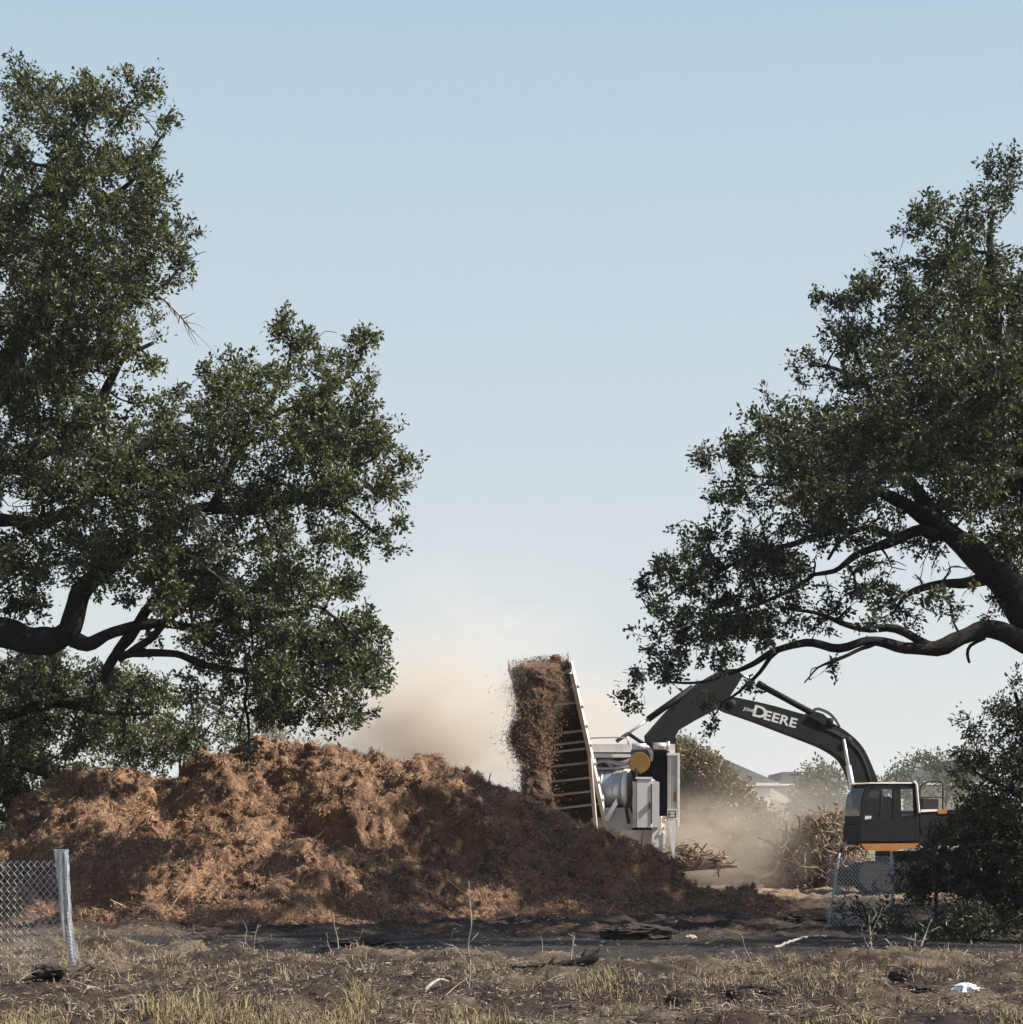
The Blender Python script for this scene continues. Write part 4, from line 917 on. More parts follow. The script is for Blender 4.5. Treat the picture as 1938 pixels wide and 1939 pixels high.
def frontglass(m):
    a = [(1632,1546),(1632,1535),(1636,1507),(1648,1486)]
    p = [mp(x, y, .05) for x, y in a]; q = [v - EN * (CD - .1) for v in p]
    m.poly(np.array(p + q), [(i, i + 1, i + 5, i + 4) for i in range(3)])
epart('windscreen', M_tint, frontglass, cabp)
def seat_(m):
    eprism(m, [(1676,1560),(1678,1515),(1684,1508),(1691,1512),(1692,1560)][::-1], .3, .5); eprism(m, [(1655,1552),(1690,1548),(1690,1560),(1655,1562)][::-1], .3, .5)
    cyl(m, (1650,1560), (1657,1532), .03, .25); cyl(m, (1662,1555), (1664,1538), .05, .2)
epart('seat', M_seat, seat_, cabp)
epart('wiper', M_black, lambda m: cyl(m, (1668,1549), (1671,1497), .014, -.01), cabp)
def bodyf(m):
    eprism(m, [(1743,1537),(1815,1533),(1960,1533),(1985,1545),(1985,1600),(1743,1600)][::-1], .06, 2.6)
    eprism(m, [(1640,1593),(1745,1593),(1745,1600),(1640,1600)][::-1], .05, CD)
hb = epart('engine_house', M_dark, bodyf)
epart('hood_edge', M_grey, lambda m: eprism(m, [(1745,1534),(1776,1532.5),(1776,1536.5),(1745,1538)][::-1], .02, 2.6), hb)
epart('hood_panel', M_orange, lambda m: (eprism(m, [(1777,1533),(1796,1532),(1796,1541),(1777,1541)][::-1], .03, .3), eprism(m, [(1820,1548),(1850,1548),(1850,1562),(1820,1562)][::-1], .03, .1), eprism(m, [(1880,1575),(1930,1575),(1930,1600),(1880,1600)][::-1], .03, .1)), hb)
epart('skirt', M_orange, lambda m: eprism(m, [(1632,1598),(1742,1597),(1742,1606),(1706,1608),(1698,1612),(1640,1610)][::-1], .0, .16), hb)
def rail(m):
    for off in (.3, 2.2):
        q = [mp(x, y, off) for x, y in ((1744,1536),(1743,1496),(1748,1485),(1760,1481),(1784,1481),(1786,1510),(1786,1533))]
        m.tube(spline(np.array(q), .1), .022, 6); m.tube(np.array([mp(1743,1510,off), mp(1765,1510,off), mp(1786,1510,off)]), .02, 6)
epart('handrail', M_track, rail, hb, True)
epart('exhaust_stack', M_track, lambda m: (m.tube(np.array([mp(1768,1534,1.0), mp(1768,1522,1.0), mp(1769,1514,1.0)]), .06, 10), eprism(m, [(1748,1512),(1778,1514),(1778,1534),(1748,1534)][::-1], .8, .5)), hb)
def tracks(m, off):
        o = [(1640,1634),(1628,1648),(1628,1668),(1642,1684),(1662,1694),(1905,1694),(1930,1682),(1942,1664),(1938,1646),(1920,1634)]
        eprism(m, o[::-1], off, .6)
        for k in range(26): eprism(m, [(1660 + k * 10, 1631), (1664 + k * 10, 1631), (1664 + k * 10, 1635), (1660 + k * 10, 1635)][::-1], off - .01, .62)
def trackframe(m):
    eprism(m, [(1655,1648),(1915,1648),(1915,1680),(1655,1680)][::-1], .35, 2.0); eprism(m, [(1700,1612),(1850,1612),(1850,1650),(1700,1650)][::-1], .8, 1.2)
    for k in range(7):
        c = mp(1668 + k * 40, 1672, .0); m.tube(np.array([c + EN * .06, c - EN * .3]), .17, 14)
for off in (.0, 2.1): epart('track', M_track, lambda m: tracks(m, off))
epart('track_frame', M_track, trackframe)

# ------------------------------------------------------------------ brush heap and broken wood behind
def brush(label, name, rows, Y, seed, nst, leafy, woodm, slen=(0.8, 2.2), sr=0.03, cat='brush pile', flat=.8, yr=(-1.2, 2.5)):
    """rows: (px, py, rad) lumps of the heap"""
    r = np.random.default_rng(seed)
    cx = np.mean([q[0] for q in rows]); b = P(cx, 1700, Y); b[2] = 0
    t = thing(name, label, cat, b)
    mb = MB()
    for k in range(nst):
        px, py, rad = rows[r.integers(len(rows))]; Yk = Y + r.uniform(*yr)
        g2 = np.clip(r.normal(size=2), -1.4, 1.4) * rad * .55; c = P(px + g2[0], py + g2[1], Yk); c[2] = max(c[2], .1)
        d = unit(r.normal(size=3) * [1, .7, flat]); L = r.uniform(*slen); rr = sr * r.uniform(.4, 1.6)
        q = spline(np.array([c - d * L / 2, c + r.normal(size=3) * .12, c + d * L / 2 + r.normal(size=3) * .15]), .3)
        mb.tube(q, np.linspace(rr, rr * .4, len(q)), 5)
    mb.build('branch_tangle', woodm, t, True)
    # broken soil and bark inside
    core = MB(); n = 16
    for (px, py, rad) in rows:
        c = P(px, py + rad * .25, Y + .8); R = rad / F * Y * .85
        if R < .3: continue
        th = np.linspace(.1, np.pi - .1, 9); ph = np.linspace(0, 2 * np.pi, n, endpoint=False); TH, PH = np.meshgrid(th, ph, indexing='ij')
        dd = np.stack([np.sin(TH) * np.cos(PH), np.sin(TH) * np.sin(PH), np.cos(TH)], -1)
        v = c + dd * R * (1 + .35 * fbm((c + dd * R).reshape(-1, 3) * 1.6, 3, seed).reshape(9, n, 1))
        i = np.arange(8)[:, None] * n; j = np.arange(n)[None, :]; j2 = (j + 1) % n
        core.add(v.reshape(-1, 3), np.stack([i + j, i + n + j, i + n + j2, i + j2], -1).reshape(-1, 4))
        if R > .3 and P(px, py, Y)[2] - R > .2:   # carry it down to the ground
            core.tube(np.array([c, c * [1, 1, .5], c * [1, 1, 0]]), [R * .9, R * 1.2, R * 1.5], 12)
    if core.V: core.build('heap_core', pmat('heap_bark_' + str(seed), (0.20, 0.13, 0.08), (0.07, 0.05, 0.03), 3, .95, .05, 12), t, True)
    if leafy:
        N = leafy; pos = []
        for k in range(N):
            px, py, rad = rows[r.integers(len(rows))]; g2 = np.clip(r.normal(size=2), -1.4, 1.4) * rad * .6; pos.append(P(px + g2[0], py + g2[1], Y + r.uniform(-1.2, 1.5)))
        pos = np.array(pos); pos = pos[fbm(pos * 1.3, 2, seed + 3) > -.15]
        pos = np.repeat(pos, 14, 0) + r.normal(size=(len(pos) * 14, 3)) * .14; n2 = len(pos)
        ax = unit(r.normal(size=(n2, 3))); nr = unit(r.normal(size=(n2, 3)) + [0, 0, .5])
        mb = MB(); slivers(mb, pos, ax, nr, r.uniform(.09, .2, n2), r.uniform(.04, .09, n2)); mb.build('dead_leaves', M_leaf_brush, t)
    return t
brush('tall heap of cut green and brown brush right of the white grinder', 'brush_pile', [(1296,1422,16),(1312,1436,18),(1335,1458,24),(1362,1484,26),(1392,1512,26),(1425,1546,26),(1455,1570,24),(1304,1452,28),(1322,1452,24),(1318,1490,38),(1345,1488,28),(1366,1508,28),(1388,1532,30),(1360,1555,48),(1412,1552,28),(1440,1572,30),(1320,1570,56),(1475,1588,22),(1296,1520,36),(1400,1600,44),(1460,1620,40)], 70, 71, 260, 4600, M_stick, slen=(.5, 1.5), sr=.014)
brush('tangled heap of broken trunks and roots left of the excavator cab', 'debris_pile', [(1545,1578,26),(1572,1566,24),(1520,1606,32),(1560,1615,46),(1590,1592,32),(1485,1632,32),(1600,1635,44),(1530,1645,44)], 66, 72, 900, 260, M_stick, slen=(.4, 1.4), sr=.024)
brush('loose shredded branches lying on the drawbar of the grinder', 'debris_pile', [(1300,1626,5),(1335,1628,5),(1294,1612,12),(1360,1630,4),(1318,1622,7)], 57.6, 73, 110, 0, M_stick, slen=(.3, 1.0), sr=.016, flat=.2, yr=(-.2, .5))

# ------------------------------------------------------------------ houses far behind
def house(label, Y, pts):
    """pts: dict of photo-pixel outlines"""
    t = thing('house', label, 'house', (P(pts['cx'], 0, Y)[0], Y, 0), 'houses beyond the site')
    for k, (x0, y0, x1, y1, dy, D, mat) in enumerate(pts['walls']):
        mb = MB(); a = P(x0, y1, Y + dy); b = P(x1, y0, Y + dy); mb.box((a[0], Y + dy, min(a[2], 0)), (b[0], Y + dy + D, b[2])); mb.build('wall', mat, t)
    for (ol, dy, D, mat) in pts['roofs']:
        mb = MB(); mb.prism([P(x, y, Y + dy) for x, y in ol][::-1], (0, D, 0)); mb.build('roof', mat, t)
    for (x0, y0, x1, y1, dy) in pts.get('fascia', []):
        mb = MB(); a = P(x0, y1, Y + dy); b = P(x1, y0, Y + dy); mb.box((a[0], Y + dy, a[2]), (b[0], Y + dy + .15, b[2])); mb.build('fascia', M_trim, t)
    for (x0, y0, x1, y1, dy) in pts.get('windows', []):
        mb = MB(); a = P(x0, y1, Y + dy); b = P(x1, y0, Y + dy); mb.box((a[0], Y + dy, a[2]), (b[0], Y + dy + .1, b[2])); mb.build('window', M_window, t)
    return t
house('white-walled house with hip roof just right of the brush heap', 150, dict(cx=1400,
  walls=[(1330,1486,1437,1580,.6,9,M_wallb),(1430,1484,1459,1580,0,9.5,M_wallw)],  # left wall of the white house: its shade is put into the siding colour
  roofs=[([(1318,1486),(1346,1433),(1362,1433),(1478,1483),(1478,1486)],-.4,11,M_roof)],
  fascia=[(1432,1482.5,1476,1488,-.6),(1318,1486.2,1431,1489,-.6)], windows=[(1395,1505,1412,1530,.5)]))
house('dark-roofed beige house between the white house and the hazy tree', 162, dict(cx=1510,
  walls=[(1462,1487,1580,1580,.5,8,M_wallb),(1462,1512,1512,1580,-2,2.4,M_wallb)],
  roofs=[([(1474,1487),(1483,1462),(1552,1461),(1590,1487)],-.4,9,M_roofb),([(1456,1512),(1461,1492),(1516,1524),(1516,1528)],-2.4,3,M_wallb)],
  fascia=[(1474,1484.5,1590,1487.5,-.6)], windows=[(1530,1505,1545,1530,.4)]))
house('house with a pale gabled roof edge behind the excavator handrail', 175, dict(cx=1800,
  walls=[(1745,1480,1870,1580,.5,8,M_wallb)], roofs=[([(1728,1482),(1790,1440),(1868,1438),(1900,1482)],-.4,9,M_roofb)], fascia=[(1728,1482.2,1900,1486,-.6)]))

# ------------------------------------------------------------------ fences
def chain_link(mb, A, B, h0, h1, sp, r, n=None, sag=0.0, wave=0.0, seed=0):
    """zigzag wires between ground points A and B; vertical extent h0..h1 above the points"""
    A = np.asarray(A, float); B = np.asarray(B, float); L = np.linalg.norm(B - A); u = (B - A) / L; k = int(L / (sp / 2)); side = np.array([-u[1], u[0], 0])
    zs = np.arange(h0, h1, sp * 0.62)
    for j in range(k):
        pts = []
        for m_, z in enumerate(zs):
            s = j * sp / 2 + (sp / 4 if (m_ + j) % 2 else -sp / 4)
            p = A + u * s + np.array([0, 0, z]) + side * (0.006 * (1 if m_ % 2 else -1) + wave * math.sin(s * 2.1 + z * 1.7 + seed))
            pts.append(p)
        mb.tube(np.array(pts), r, 3, caps=False)
def build_left_fence():
    Yf = 27.0; b = P(128, 1838, Yf); b[2] = float(gz(b[0], b[1])[0]) - .03
    t = thing('chain_link_fence', 'galvanised chain link fence with flared end post at the left edge', 'fence', b)
    A = b + [-2.4, .15, 0]; Bp = b + [-.10, 0, 0]
    mb = MB(); chain_link(mb, A, Bp, .02, 1.36, .078, .0040, wave=.035); mb.build('mesh', M_galv, t)
    # rolled end of the mesh, laced into two strips that flare out at the foot
    mb = MB(); H = 1.46; s_ = Yf / F; zz = np.linspace(0, H, 70); t_ = zz / H
    slot = np.interp(t_, [0, .78, .9, 1], [126, 126, 128.5, 129])
    strips = [(np.interp(t_, [0, .25, 1], [126, 122, 104]), slot - 1.0, .26), (np.interp(t_, [0, .12, .8, 1], [135, 130.5, 128.5, 127]), np.interp(t_, [0, .08, .15, .28, .5, .8, 1], [170, 158, 149, 140.5, 135, 131.5, 130]), 0.0)]
    for (lo, hi, tmin) in strips:
        k = t_ >= tmin
        for j in range(15):
            f_ = j / 14; zig = np.where(np.arange(70) % 2 == 0, -1, 1) * .010 * (1 if j % 2 else -1) * np.clip((hi - lo) / 12, .3, 1.0) + .006 * np.sin(zz * (7 + j * 1.3) + j)
            x = b[0] + (lo + (hi - lo) * f_ - 128) * s_ + zig
            pts = np.stack([x, b[1] - .02 - .07 * math.sin(f_ * 3.14) + 0 * zz + .02 * (1 - t_), b[2] + zz], -1)[k]
            mb.tube(pts, .0046, 3, caps=False)
    mb.build('rolled_edge', M_galv, t)
    mb = MB(); mb.tube(np.array([b + [.045, .06, -.1], b + [.0, .06, .7], b + [-.03, .06, 1.44]]), .026, 10); mb.build('post', M_galv, t, True)
build_left_fence()
def build_right_fence():
    Yf = 40.6; a = P(1568, 1752, Yf); b = P(1774, 1752, Yf); c = P(2000, 1752, Yf + .4)
    for q in (a, b, c): q[2] = float(gz(q[0], q[1])[0]) - .05
    t = thing('chain_link_fence', 'sagging chain link fence with dark posts in front of the excavator tracks', 'fence', a)
    mb = MB(); chain_link(mb, a, a + (b - a) * .62, 0.05, 1.3, .062, .0062, wave=.05, seed=1); chain_link(mb, a + (b - a) * .62, c, .0, 1.1, .09, .004, wave=.03, seed=2); mb.build('mesh', M_galv, t)
    for (q, lean, m) in ((b, .02, M_post), (a, .22, M_galv), (a + (b - a) * .6, -.02, M_galv)):
        mb = MB(); mb.tube(np.array([q + [0, .06, -.1], q + [lean * .5, .06, .65], q + [lean, .06, 1.36]]), .034 if m is M_post else .02, 10); mb.build('post', m, t, True)
build_right_fence()

# ------------------------------------------------------------------ small things on the ground
def on_ground(px, py):
    Y = F * EYE / (py - HY); 
    for _ in range(6):
        X = (px - CX) / F * Y; z = float(gz(X, Y)[0]); Y = F * (EYE - z) / (py - HY)
    return np.array([(px - CX) / F * Y, Y, z])
def sapling(label, px, py, stems, mat, name='dead_sapling', leaves=0, cat='sapling', seed=0, leafm=None):
    """stems: list of point lists in (dx px, dy px up, thickness px)"""
    b = on_ground(px, py); Y = b[1]; s = Y / F; r = np.random.default_rng(seed)
    t = thing(name, label, cat, b); mb = MB(); tips = []
    for st in stems:
        q = np.array([(b[0] + x * s, b[1] + r.normal() * .03, b[2] - .03 + y * s, th * s / 2) for x, y, th in st]); q = spline(q, .05, .008, seed)
        mb.tube(q[:, :3], np.maximum(q[:, 3] * .7, .0018), 5); tips.append(q[len(q) // 2:])
        for k in range(4):
            a = q[r.integers(len(q) // 3, len(q))]; e = a[:3] + unit(r.normal(size=3) * [1, 1, .4] + [0, 0, .5]) * r.uniform(.06, .2); mb.tube(np.array([a[:3], (a[:3] + e) / 2, e]), [a[3] * .6, a[3] * .5, .0015], 3)
    mb.build('stem', mat, t, True)
    if leaves:
        tp_ = np.vstack(tips); k = r.integers(0, len(tp_), leaves); pos = tp_[k, :3] + r.normal(size=(leaves, 3)) * .05
        mb = MB(); slivers(mb, pos, unit(r.normal(size=(leaves, 3))), unit(r.normal(size=(leaves, 3)) + [0, 0, .6]), r.uniform(.03, .07, leaves), r.uniform(.015, .03, leaves)); mb.build('leaves', leafm or M_leaf_brush, t)
M_paleStem = pmat('pale_dry_stem', (0.34, 0.30, 0.26), (0.16, 0.135, 0.115), 9, .9)
sapling('tall thin grey dead stem standing in front of the middle of the pile', 884, 1892, [[(0,0,5),(6,60,4.5),(4,110,4),(10,150,3.5),(6,200,2.5),(4,228,1.5)], [(4,70,2),(-12,92,2),(-30,112,1)]], M_paleStem, seed=1)
sapling('pale bare sapling with a few leaves before the leaning fence panel', 1652, 1826, [[(0,0,8),(-2,40,7),(-5,78,5),(-8,96,3)], [(-3,55,4),(8,80,3),(14,98,2)], [(-2,30,3),(-14,50,3),(-20,72,2)]], M_paleStem, leaves=60, seed=2)
sapling('pale forked sapling with three bare stems at the edge of the track', 1738, 1828, [[(0,0,7),(4,40,6),(16,64,4),(26,92,3)], [(-4,0,6),(-6,40,5),(-4,66,3)], [(-8,0,4),(-14,24,3),(-16,40,2)]], M_paleStem, leaves=30, seed=3)
sapling('short thin dead stem behind the fallen branch on the dirt', 1078, 1845, [[(0,0,4),(4,36,4),(8,60,3),(8,84,2)]], M_paleStem, seed=4)
sapling('slanting thin stem at the near edge of the track', 1432, 1836, [[(0,0,4),(-14,28,3),(-22,48,2.5),(-26,70,1.5)], [(0,0,3),(-26,20,2),(-40,36,1)]], M_paleStem, seed=5)
sapling('clump of grey weed stalks left of the tall dead stem', 642, 1812, [[(0,0,5),(-4,40,4),(-8,66,3),(-10,88,1.5)], [(2,0,3),(24,22,2.5),(40,42,1.5)], [(-4,0,3),(-20,24,2),(-24,50,1)]], M_paleStem, seed=6)
sapling('curved dry weed arching over the dirt near the left fence', 340, 1800, [[(0,0,3),(8,28,3),(28,38,2),(50,28,1.5)], [(0,0,3),(30,30,2),(80,44,1)]], M_paleStem, seed=7)
sapling('thin dry weed in shade beside the worn track', 480, 1806, [[(0,0,3),(4,36,2.5),(10,60,1.5)], [(-2,0,2),(-14,30,2),(-12,50,1)]], M_paleStem, seed=8)

def log_():
    b = on_ground(1080, 1836); s = b[1] / F
    t = thing('fallen_branch', 'dark fallen branch with a raised broken end lying on the dirt', 'branch', b)
    q = np.array([(b[0] + x * s, b[1] + dy, b[2] + z * s, r * s / 2) for x, dy, z, r in ((-110,.1,3,5),(-50,.05,5,10),(0,0,9,17),(40,-.05,20,20),(52,-.05,32,16))])
    q = spline(q, .04, .012, 3); mb = MB(); mb.tube(q[:, :3], q[:, 3], 9)
    for (x0, z0, x1, z1) in ((20,14,30,40),(-40,5,-30,24),(44,26,56,40)):
        mb.tube(np.array([[b[0] + x0 * s, b[1], b[2] + z0 * s], [b[0] + (x0 + x1) / 2 * s, b[1] - .02, b[2] + (z0 + z1) / 2 * s], [b[0] + x1 * s, b[1] - .03, b[2] + z1 * s]]), [.03, .022, .01], 6)
    mb.build('branch_wood', M_bark, t, True)
log_()
def stick_(label, x0, y0, x1, y1, th, mat):
    a = on_ground(x0, y0); e = on_ground(x1, y1); a[2] += .04; e[2] += .05; m = (a + e) / 2 + [0, 0, .06]
    mb = MB(); q = spline(np.array([a, m, e]), .05, .012, int(x0)); r = th / F * a[1] / 2; mb.tube(q, np.linspace(r, r * .5, len(q)), 6)
    tag(mb.build('stick', mat, None, True), label, 'stick', group='sticks lying on the ground')
stick_('long pale bent stick lying on the far side of the dark track', 1468, 1800, 1572, 1778, 6, M_paleStem)
stick_('pale stick at the foot of the bare sapling by the track', 1660, 1790, 1690, 1797, 5, M_paleStem)
stick_('reddish stick lying on the dark track below the end of the pile', 1335, 1793, 1398, 1786, 5, M_stick)
stick_('pale grey stick on the dirt left of centre near the bottom edge', 150, 1896, 190, 1884, 6, M_paleStem)
stick_('thin dark stick slanting on the dirt below the tall dead stem', 445, 1892, 485, 1860, 5, M_bark)
stick_('pale split stick lying on the dirt under the tall dead stem', 805, 1884, 850, 1868, 8, M_paleStem)
stick_('slanting pale twig near the bottom right of centre', 1360, 1935, 1385, 1912, 4, M_paleStem)
stick_('dark crooked root lying beside the left fence foot', 150, 1845, 185, 1848, 5, M_bark)

def crumpled(name, label, cat, px, py, w, h, mat, seed):
    b = on_ground(px, py); s = b[1] / F; n = 40; k = 24
    th = np.linspace(.02, np.pi - .02, k); ph = np.linspace(0, 2 * np.pi, n, endpoint=False); TH, PH = np.meshgrid(th, ph, indexing='ij')
    d = np.stack([np.sin(TH) * np.cos(PH), np.sin(TH) * np.sin(PH), np.cos(TH)], -1)
    fr = 1 + .45 * fbm(d.reshape(-1, 3) * 1.9, 2, seed, ridged=True) + .28 * fbm(d.reshape(-1, 3) * 4.5, 3, seed + 5, ridged=True)
    v = d * fr.reshape(k, n, 1) * np.array([w * s / 2, w * s / 2.6, h * s / 2]) * .85
    v[:, :, 2] = np.maximum(v[:, :, 2], -h * s * .38); v = v + b + [0, 0, h * s * .36]
    i = np.arange(k - 1)[:, None] * n; j = np.arange(n)[None, :]; j2 = (j + 1) % n
    mb = MB(); mb.add(v.reshape(-1, 3), np.stack([i + j, i + n + j, i + n + j2, i + j2], -1).reshape(-1, 4))
    tag(mb.build(name, mat, None, False), label, cat)
crumpled('plastic_bag', 'crumpled white plastic bag lying on the dirt at bottom right', 'bag', 1829, 1888, 46, 27, M_bag, 3)
crumpled('paper_scrap', 'small white paper scrap on the dirt left of the fallen branch', 'litter', 972, 1826, 8, 9, M_bag, 5)
crumpled('plastic_scrap', 'pale plastic scrap on the far side of the track below the pile end', 'litter', 1309, 1778, 18, 8, M_cream, 6)
M_clod = pmat('dark_clod', (0.05, 0.037, 0.03), (0.022, 0.017, 0.014), 8, .98, .03, 20)
for (lb, x, y, w_, h_) in (('dark lump put in as the shadow at the foot of the flared fence end', 95, 1848, 58, 22), ('dark clod with roots right of the two saplings', 1705, 1858, 36, 26), ('wide dark earth lump below the forked sapling', 1745, 1886, 52, 24), ('dark earth lump near the bottom right of centre', 1430, 1888, 90, 26),  # the first lump is added as the fence post's shadow
   ('dark earth lump at bottom centre-left', 300, 1886, 40, 22), ('black clod on the bottom edge right of centre', 1285, 1905, 40, 30), ('low black mound of spoil at the near side of the track', 690, 1796, 110, 22), ('dark mound of root-filled soil beside the foot of the pile', 1210, 1778, 120, 30), ('black mound of soil below the leaning fence panel', 1530, 1752, 90, 26)):
    crumpled('clod_or_shadow_lump', lb, 'clod', x, y, w_, h_, M_clod, int(x))

# dry grass, straw and wood litter (nobody could count them)
def build_ground_cover():
    rg = np.random.default_rng(12)
    def scatter(n, y0, y1, xr=None):
        Y = np.exp(rg.uniform(math.log(y0), math.log(y1), n)); X = rg.uniform(-.235, .235, n) * Y
        return X, Y
    # litter
    n = 85000; X, Y = scatter(n, 18.8, 42)
    ne = near_edge(X); on = (Y > ne + .2) & (Y < FAR_EDGE - .3)
    keep = (~on) | (rg.uniform(size=n) < .22); keep &= (fbm(np.stack([X, Y, X * 0], -1) * 1.4, 2, 3) > -.3)
    X, Y = X[keep], Y[keep]; n = len(X); z = gz(X, Y)
    c = np.stack([X, Y, z + rg.uniform(.0, .04, n)], -1); ax = unit(rg.normal(size=(n, 3)) * [1, 1, .35]); nr = unit(rg.normal(size=(n, 3)) * .5 + [0, 0, 1])
    mb = MB(); slivers(mb, c, ax, nr, rg.gamma(2, .022, n) + .015, rg.uniform(.005, .017, n))
    tag(mb.build('ground_litter', M_litter), 'wood chips, bark and straw strewn over the soil', 'litter', 'stuff')
    # thin twigs
    mb = MB()
    for k in range(900):
        x, y = scatter(1, 18.8, 30); x, y = x[0], y[0]
        if y > near_edge(np.array([x]))[0]: continue
        a = np.array([x, y, gz(x, y)[0] + .015]); d = unit(rg.normal(size=3) * [1, 1, .25]); e = a + d * rg.uniform(.1, .4); e[2] = max(e[2], gz(e[0], e[1])[0] + .01)
        mb.tube(np.array([a, (a + e) / 2 + rg.normal(size=3) * .02, e]), [.005, .004, .002], 3, caps=False)
    tag(mb.build('twig_litter', M_litter), 'thin broken twigs scattered over the foreground dirt', 'litter', 'stuff')
    # grass blades in tufts
    def grass(name, label, mat, cx, cy, hgt, spread, per, seed):
        k = len(cx); i = np.repeat(np.arange(k), per); n = len(i)
        bx = cx[i] + rg.normal(size=n) * spread; by = cy[i] + rg.normal(size=n) * spread; bz = gz(bx, by) - .01
        h = hgt[i] * rg.uniform(.4, 1.15, n); lean = rg.normal(size=(n, 2)) * .42
        wv = rg.uniform(.0025, .006, n); a = rg.uniform(0, np.pi, n); s = np.stack([np.cos(a), np.sin(a), a * 0], -1) * wv[:, None]
        p0 = np.stack([bx, by, bz], -1); p1 = p0 + np.stack([lean[:, 0] * h * .4, lean[:, 1] * h * .4, h * .6], -1); p2 = p0 + np.stack([lean[:, 0] * h * 1.1, lean[:, 1] * h * 1.1, h * (1 - .18 * np.abs(lean).sum(1))], -1)
        v = np.stack([p0 - s, p0 + s, p1 + s * .8, p1 - s * .8, p2], 1).reshape(-1, 3); b = np.arange(n)[:, None] * 5
        mb = MB(); mb.V.append(v); mb.n = len(v); mb.F += [b + np.array([[0, 1, 2, 3]]), b + np.array([[3, 2, 4]])]; mb.M += [np.zeros(n, np.int32), np.zeros(n, np.int32)]
        tag(mb.build(name, mat), label, 'grass', 'stuff')
    X, Y = scatter(3400, 18.8, 34); ne = near_edge(X); q = fbm(np.stack([X, Y, X * 0], -1) * [.7, 1.1, 1], 3, 15) + .30 * smooth(.5, -4.5, X) * smooth(25.5, 28, Y) + .05
    kp = (q > .06) & (Y < ne + .1); X, Y = X[kp], Y[kp]
    grass('dry_grass', 'sparse straw-coloured dry grass over the dirt', M_grass, X, Y, rg.uniform(.04, .15, len(X)) * (1 + .5 * (rg.uniform(size=len(X)) < .1)), .07, 11, 1)
    cx, cy, hh = [], [], []
    for (px, py, wpx, cnt, h) in ((350, 1938, 70, 70, .24), (40, 1952, 80, 50, .18), (620, 1958, 100, 70, .20), (690, 1905, 20, 14, .26), (890, 1955, 50, 36, .2), (1150, 1868, 45, 40, .15), (1560, 1960, 160, 40, .12), (480, 1950, 60, 30, .18), (1920, 1958, 50, 20, .18)):
        for k in range(cnt):
            q = on_ground(px + rg.normal() * wpx * .5, max(1800, py + rg.normal() * 9)); cx.append(q[0]); cy.append(q[1]); hh.append(h * rg.uniform(.5, 1.1))
    grass('yellow_grass', 'yellow-green tufts of taller grass along the bottom edge', M_grassg, np.array(cx), np.array(cy), np.array(hh), .08, 30, 2)
build_ground_cover()

# ------------------------------------------------------------------ dust and haze
def dust_mat(name, color, dens, nscale, seed, lo=0.42, hi=0.75, absorb=0.0):
    m = bpy.data.materials.new(name); m.use_nodes = True; t = m.node_tree; t.nodes.clear(); L = t.links
    o = t.nodes.new('ShaderNodeOutputMaterial'); v = t.nodes.new('ShaderNodeVolumePrincipled'); L.new(v.outputs[0], o.inputs['Volume'])
    v.inputs['Color'].default_value = (*color, 1); v.inputs['Anisotropy'].default_value = 0.2
    tc = t.nodes.new('ShaderNodeTexCoord'); ln = t.nodes.new('ShaderNodeVectorMath'); ln.operation = 'LENGTH'; L.new(tc.outputs['Object'], ln.inputs[0])
    fo = t.nodes.new('ShaderNodeMapRange'); fo.interpolation_type = 'SMOOTHSTEP'; fo.inputs[1].default_value = 1.0; fo.inputs[2].default_value = 0.0; fo.inputs[3].default_value = 0; fo.inputs[4].default_value = 1; L.new(ln.outputs['Value'], fo.inputs[0])
    mp_ = t.nodes.new('ShaderNodeMapping'); mp_.inputs['Location'].default_value = (seed * 3.1, seed * 1.7, seed); L.new(tc.outputs['Object'], mp_.inputs[0])
    n = t.nodes.new('ShaderNodeTexNoise'); n.inputs['Scale'].default_value = nscale; n.inputs['Detail'].default_value = 6; n.inputs['Roughness'].default_value = 0.6; n.inputs['Distortion'].default_value = 1.2; L.new(mp_.outputs[0], n.inputs['Vector'])
    nr = t.nodes.new('ShaderNodeMapRange'); nr.inputs[1].default_value = lo; nr.inputs[2].default_value = hi; nr.inputs[3].default_value = 0.12; nr.inputs[4].default_value = 1.0; L.new(n.outputs['Fac'], nr.inputs[0])
    a = t.nodes.new('ShaderNodeMath'); a.operation = 'MULTIPLY'; sq = t.nodes.new('ShaderNodeMath'); sq.operation = 'POWER'; sq.inputs[1].default_value = 1.7; L.new(fo.outputs[0], sq.inputs[0])
    L.new(sq.outputs[0], a.inputs[0]); L.new(nr.outputs[0], a.inputs[1])
    b = t.nodes.new('ShaderNodeMath'); b.operation = 'MULTIPLY'; L.new(a.outputs[0], b.inputs[0]); b.inputs[1].default_value = dens; L.new(b.outputs[0], v.inputs['Density'])
    return m
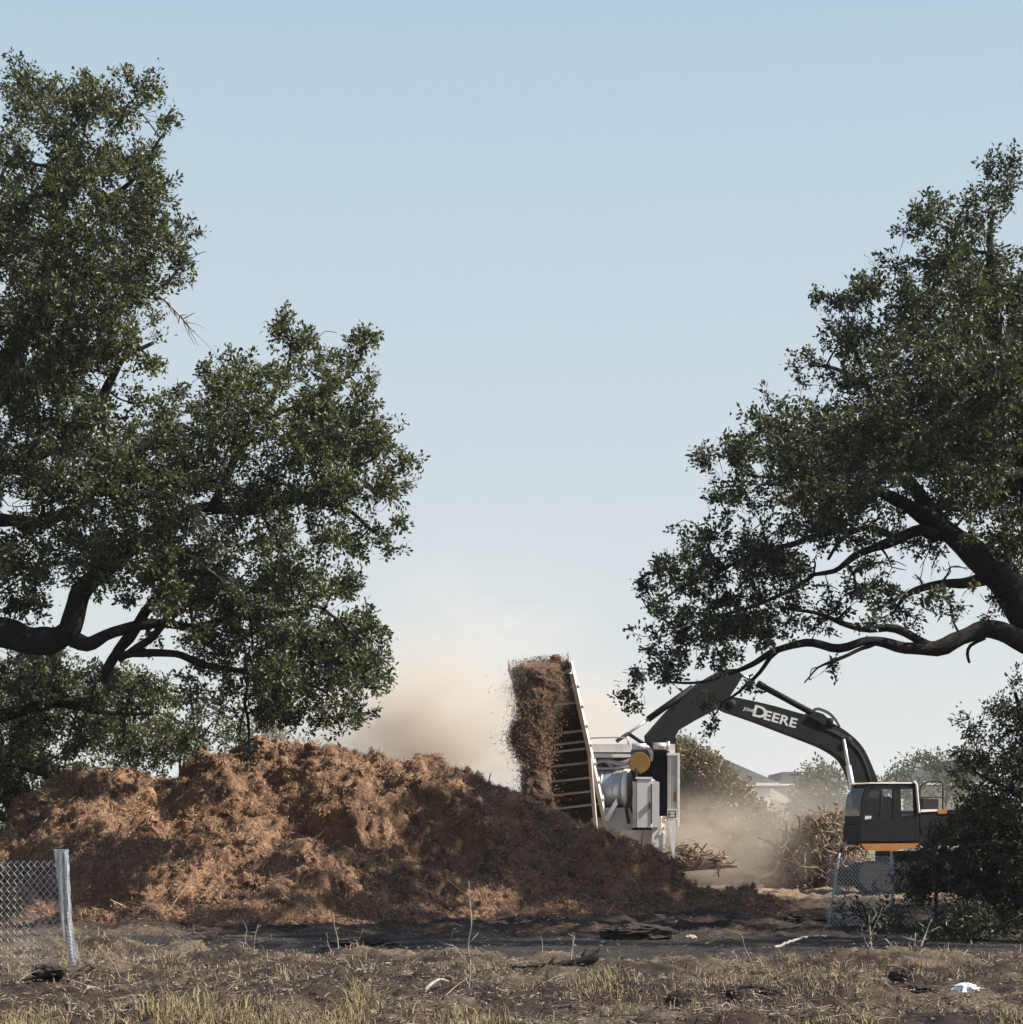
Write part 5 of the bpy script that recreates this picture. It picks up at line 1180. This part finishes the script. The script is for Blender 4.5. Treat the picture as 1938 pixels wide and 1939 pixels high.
def dust(label, px, py, Y, rx, ry, rd, dens, color, nscale=1.6, seed=1, lo=.42, hi=.75):
    """rx, ry in photo pixels, rd depth radius in metres"""
    c = P(px, py, Y); n, k = 24, 14
    th = np.linspace(0.001, np.pi - .001, k); ph = np.linspace(0, 2 * np.pi, n, endpoint=False); TH, PH = np.meshgrid(th, ph, indexing='ij')
    d = np.stack([np.sin(TH) * np.cos(PH), np.sin(TH) * np.sin(PH), np.cos(TH)], -1).reshape(-1, 3)
    i = np.arange(k - 1)[:, None] * n; j = np.arange(n)[None, :]; j2 = (j + 1) % n
    mb = MB(); mb.add(d, np.stack([i + j, i + n + j, i + n + j2, i + j2], -1).reshape(-1, 4))
    mb.F.append(np.array([list(range(n))])); mb.M.append(np.array([0], np.int32)); mb.F.append(np.array([list(range(n * k - 1, n * k - n - 1, -1))])); mb.M.append(np.array([0], np.int32))
    o = mb.build('dust_cloud', dust_mat('dust_%d' % seed, color, dens, nscale, seed, lo, hi), None, True)
    o.location = [float(x) for x in c]; o.scale = (rx / F * Y, rd, ry / F * Y)
    tag(o, label, 'dust', 'stuff')
TAN = (0.86, 0.77, 0.66); PALE = (0.93, 0.88, 0.80)
dust('tan dust plume drifting left from the falling mulch', 800, 1400, 58.0, 450, 270, 2.6, 2.7, TAN, 3.0, 1, .42, .64)
dust('pale dust rising high above the grinder and the pile', 900, 1240, 60, 440, 320, 4.4, 0.36, PALE, 2.2, 2)
dust('dust hanging between the conveyor and the excavator arm', 1120, 1385, 60.2, 210, 190, 1.7, 2.0, TAN, 1.8, 3)
dust('thick brown dust rolling along the ground right of the grinder', 1360, 1615, 62.4, 250, 160, 1.9, 1.9, (0.82, 0.72, 0.59), 3.0, 4, .42, .66)
dust('thin dust over the brush heap', 1450, 1560, 67, 380, 210, 2.8, 0.4, TAN, 1.6, 5)
dust('fine dust clinging to the top of the falling mulch', 1000, 1310, 52.2, 110, 110, 1.0, 1.3, TAN, 2.6, 7)
dust('thin dust drifting low before the houses', 1560, 1560, 95, 640, 230, 16.0, 0.055, PALE, 1.2, 6)
def haze():
    mb = MB(); mb.box((-2420, -230, -1.5), (2420, 2620, 40)); 
    m = bpy.data.materials.new('haze_air'); m.use_nodes = True; t = m.node_tree; t.nodes.clear()
    o = t.nodes.new('ShaderNodeOutputMaterial'); v = t.nodes.new('ShaderNodeVolumePrincipled'); t.links.new(v.outputs[0], o.inputs['Volume'])
    v.inputs['Color'].default_value = (0.93, 0.95, 1.0, 1); v.inputs['Density'].default_value = 0.00018; v.inputs['Anisotropy'].default_value = 0.3
    tag(mb.build('haze', m), 'faint dusty haze over the whole site', None, 'stuff')
haze()
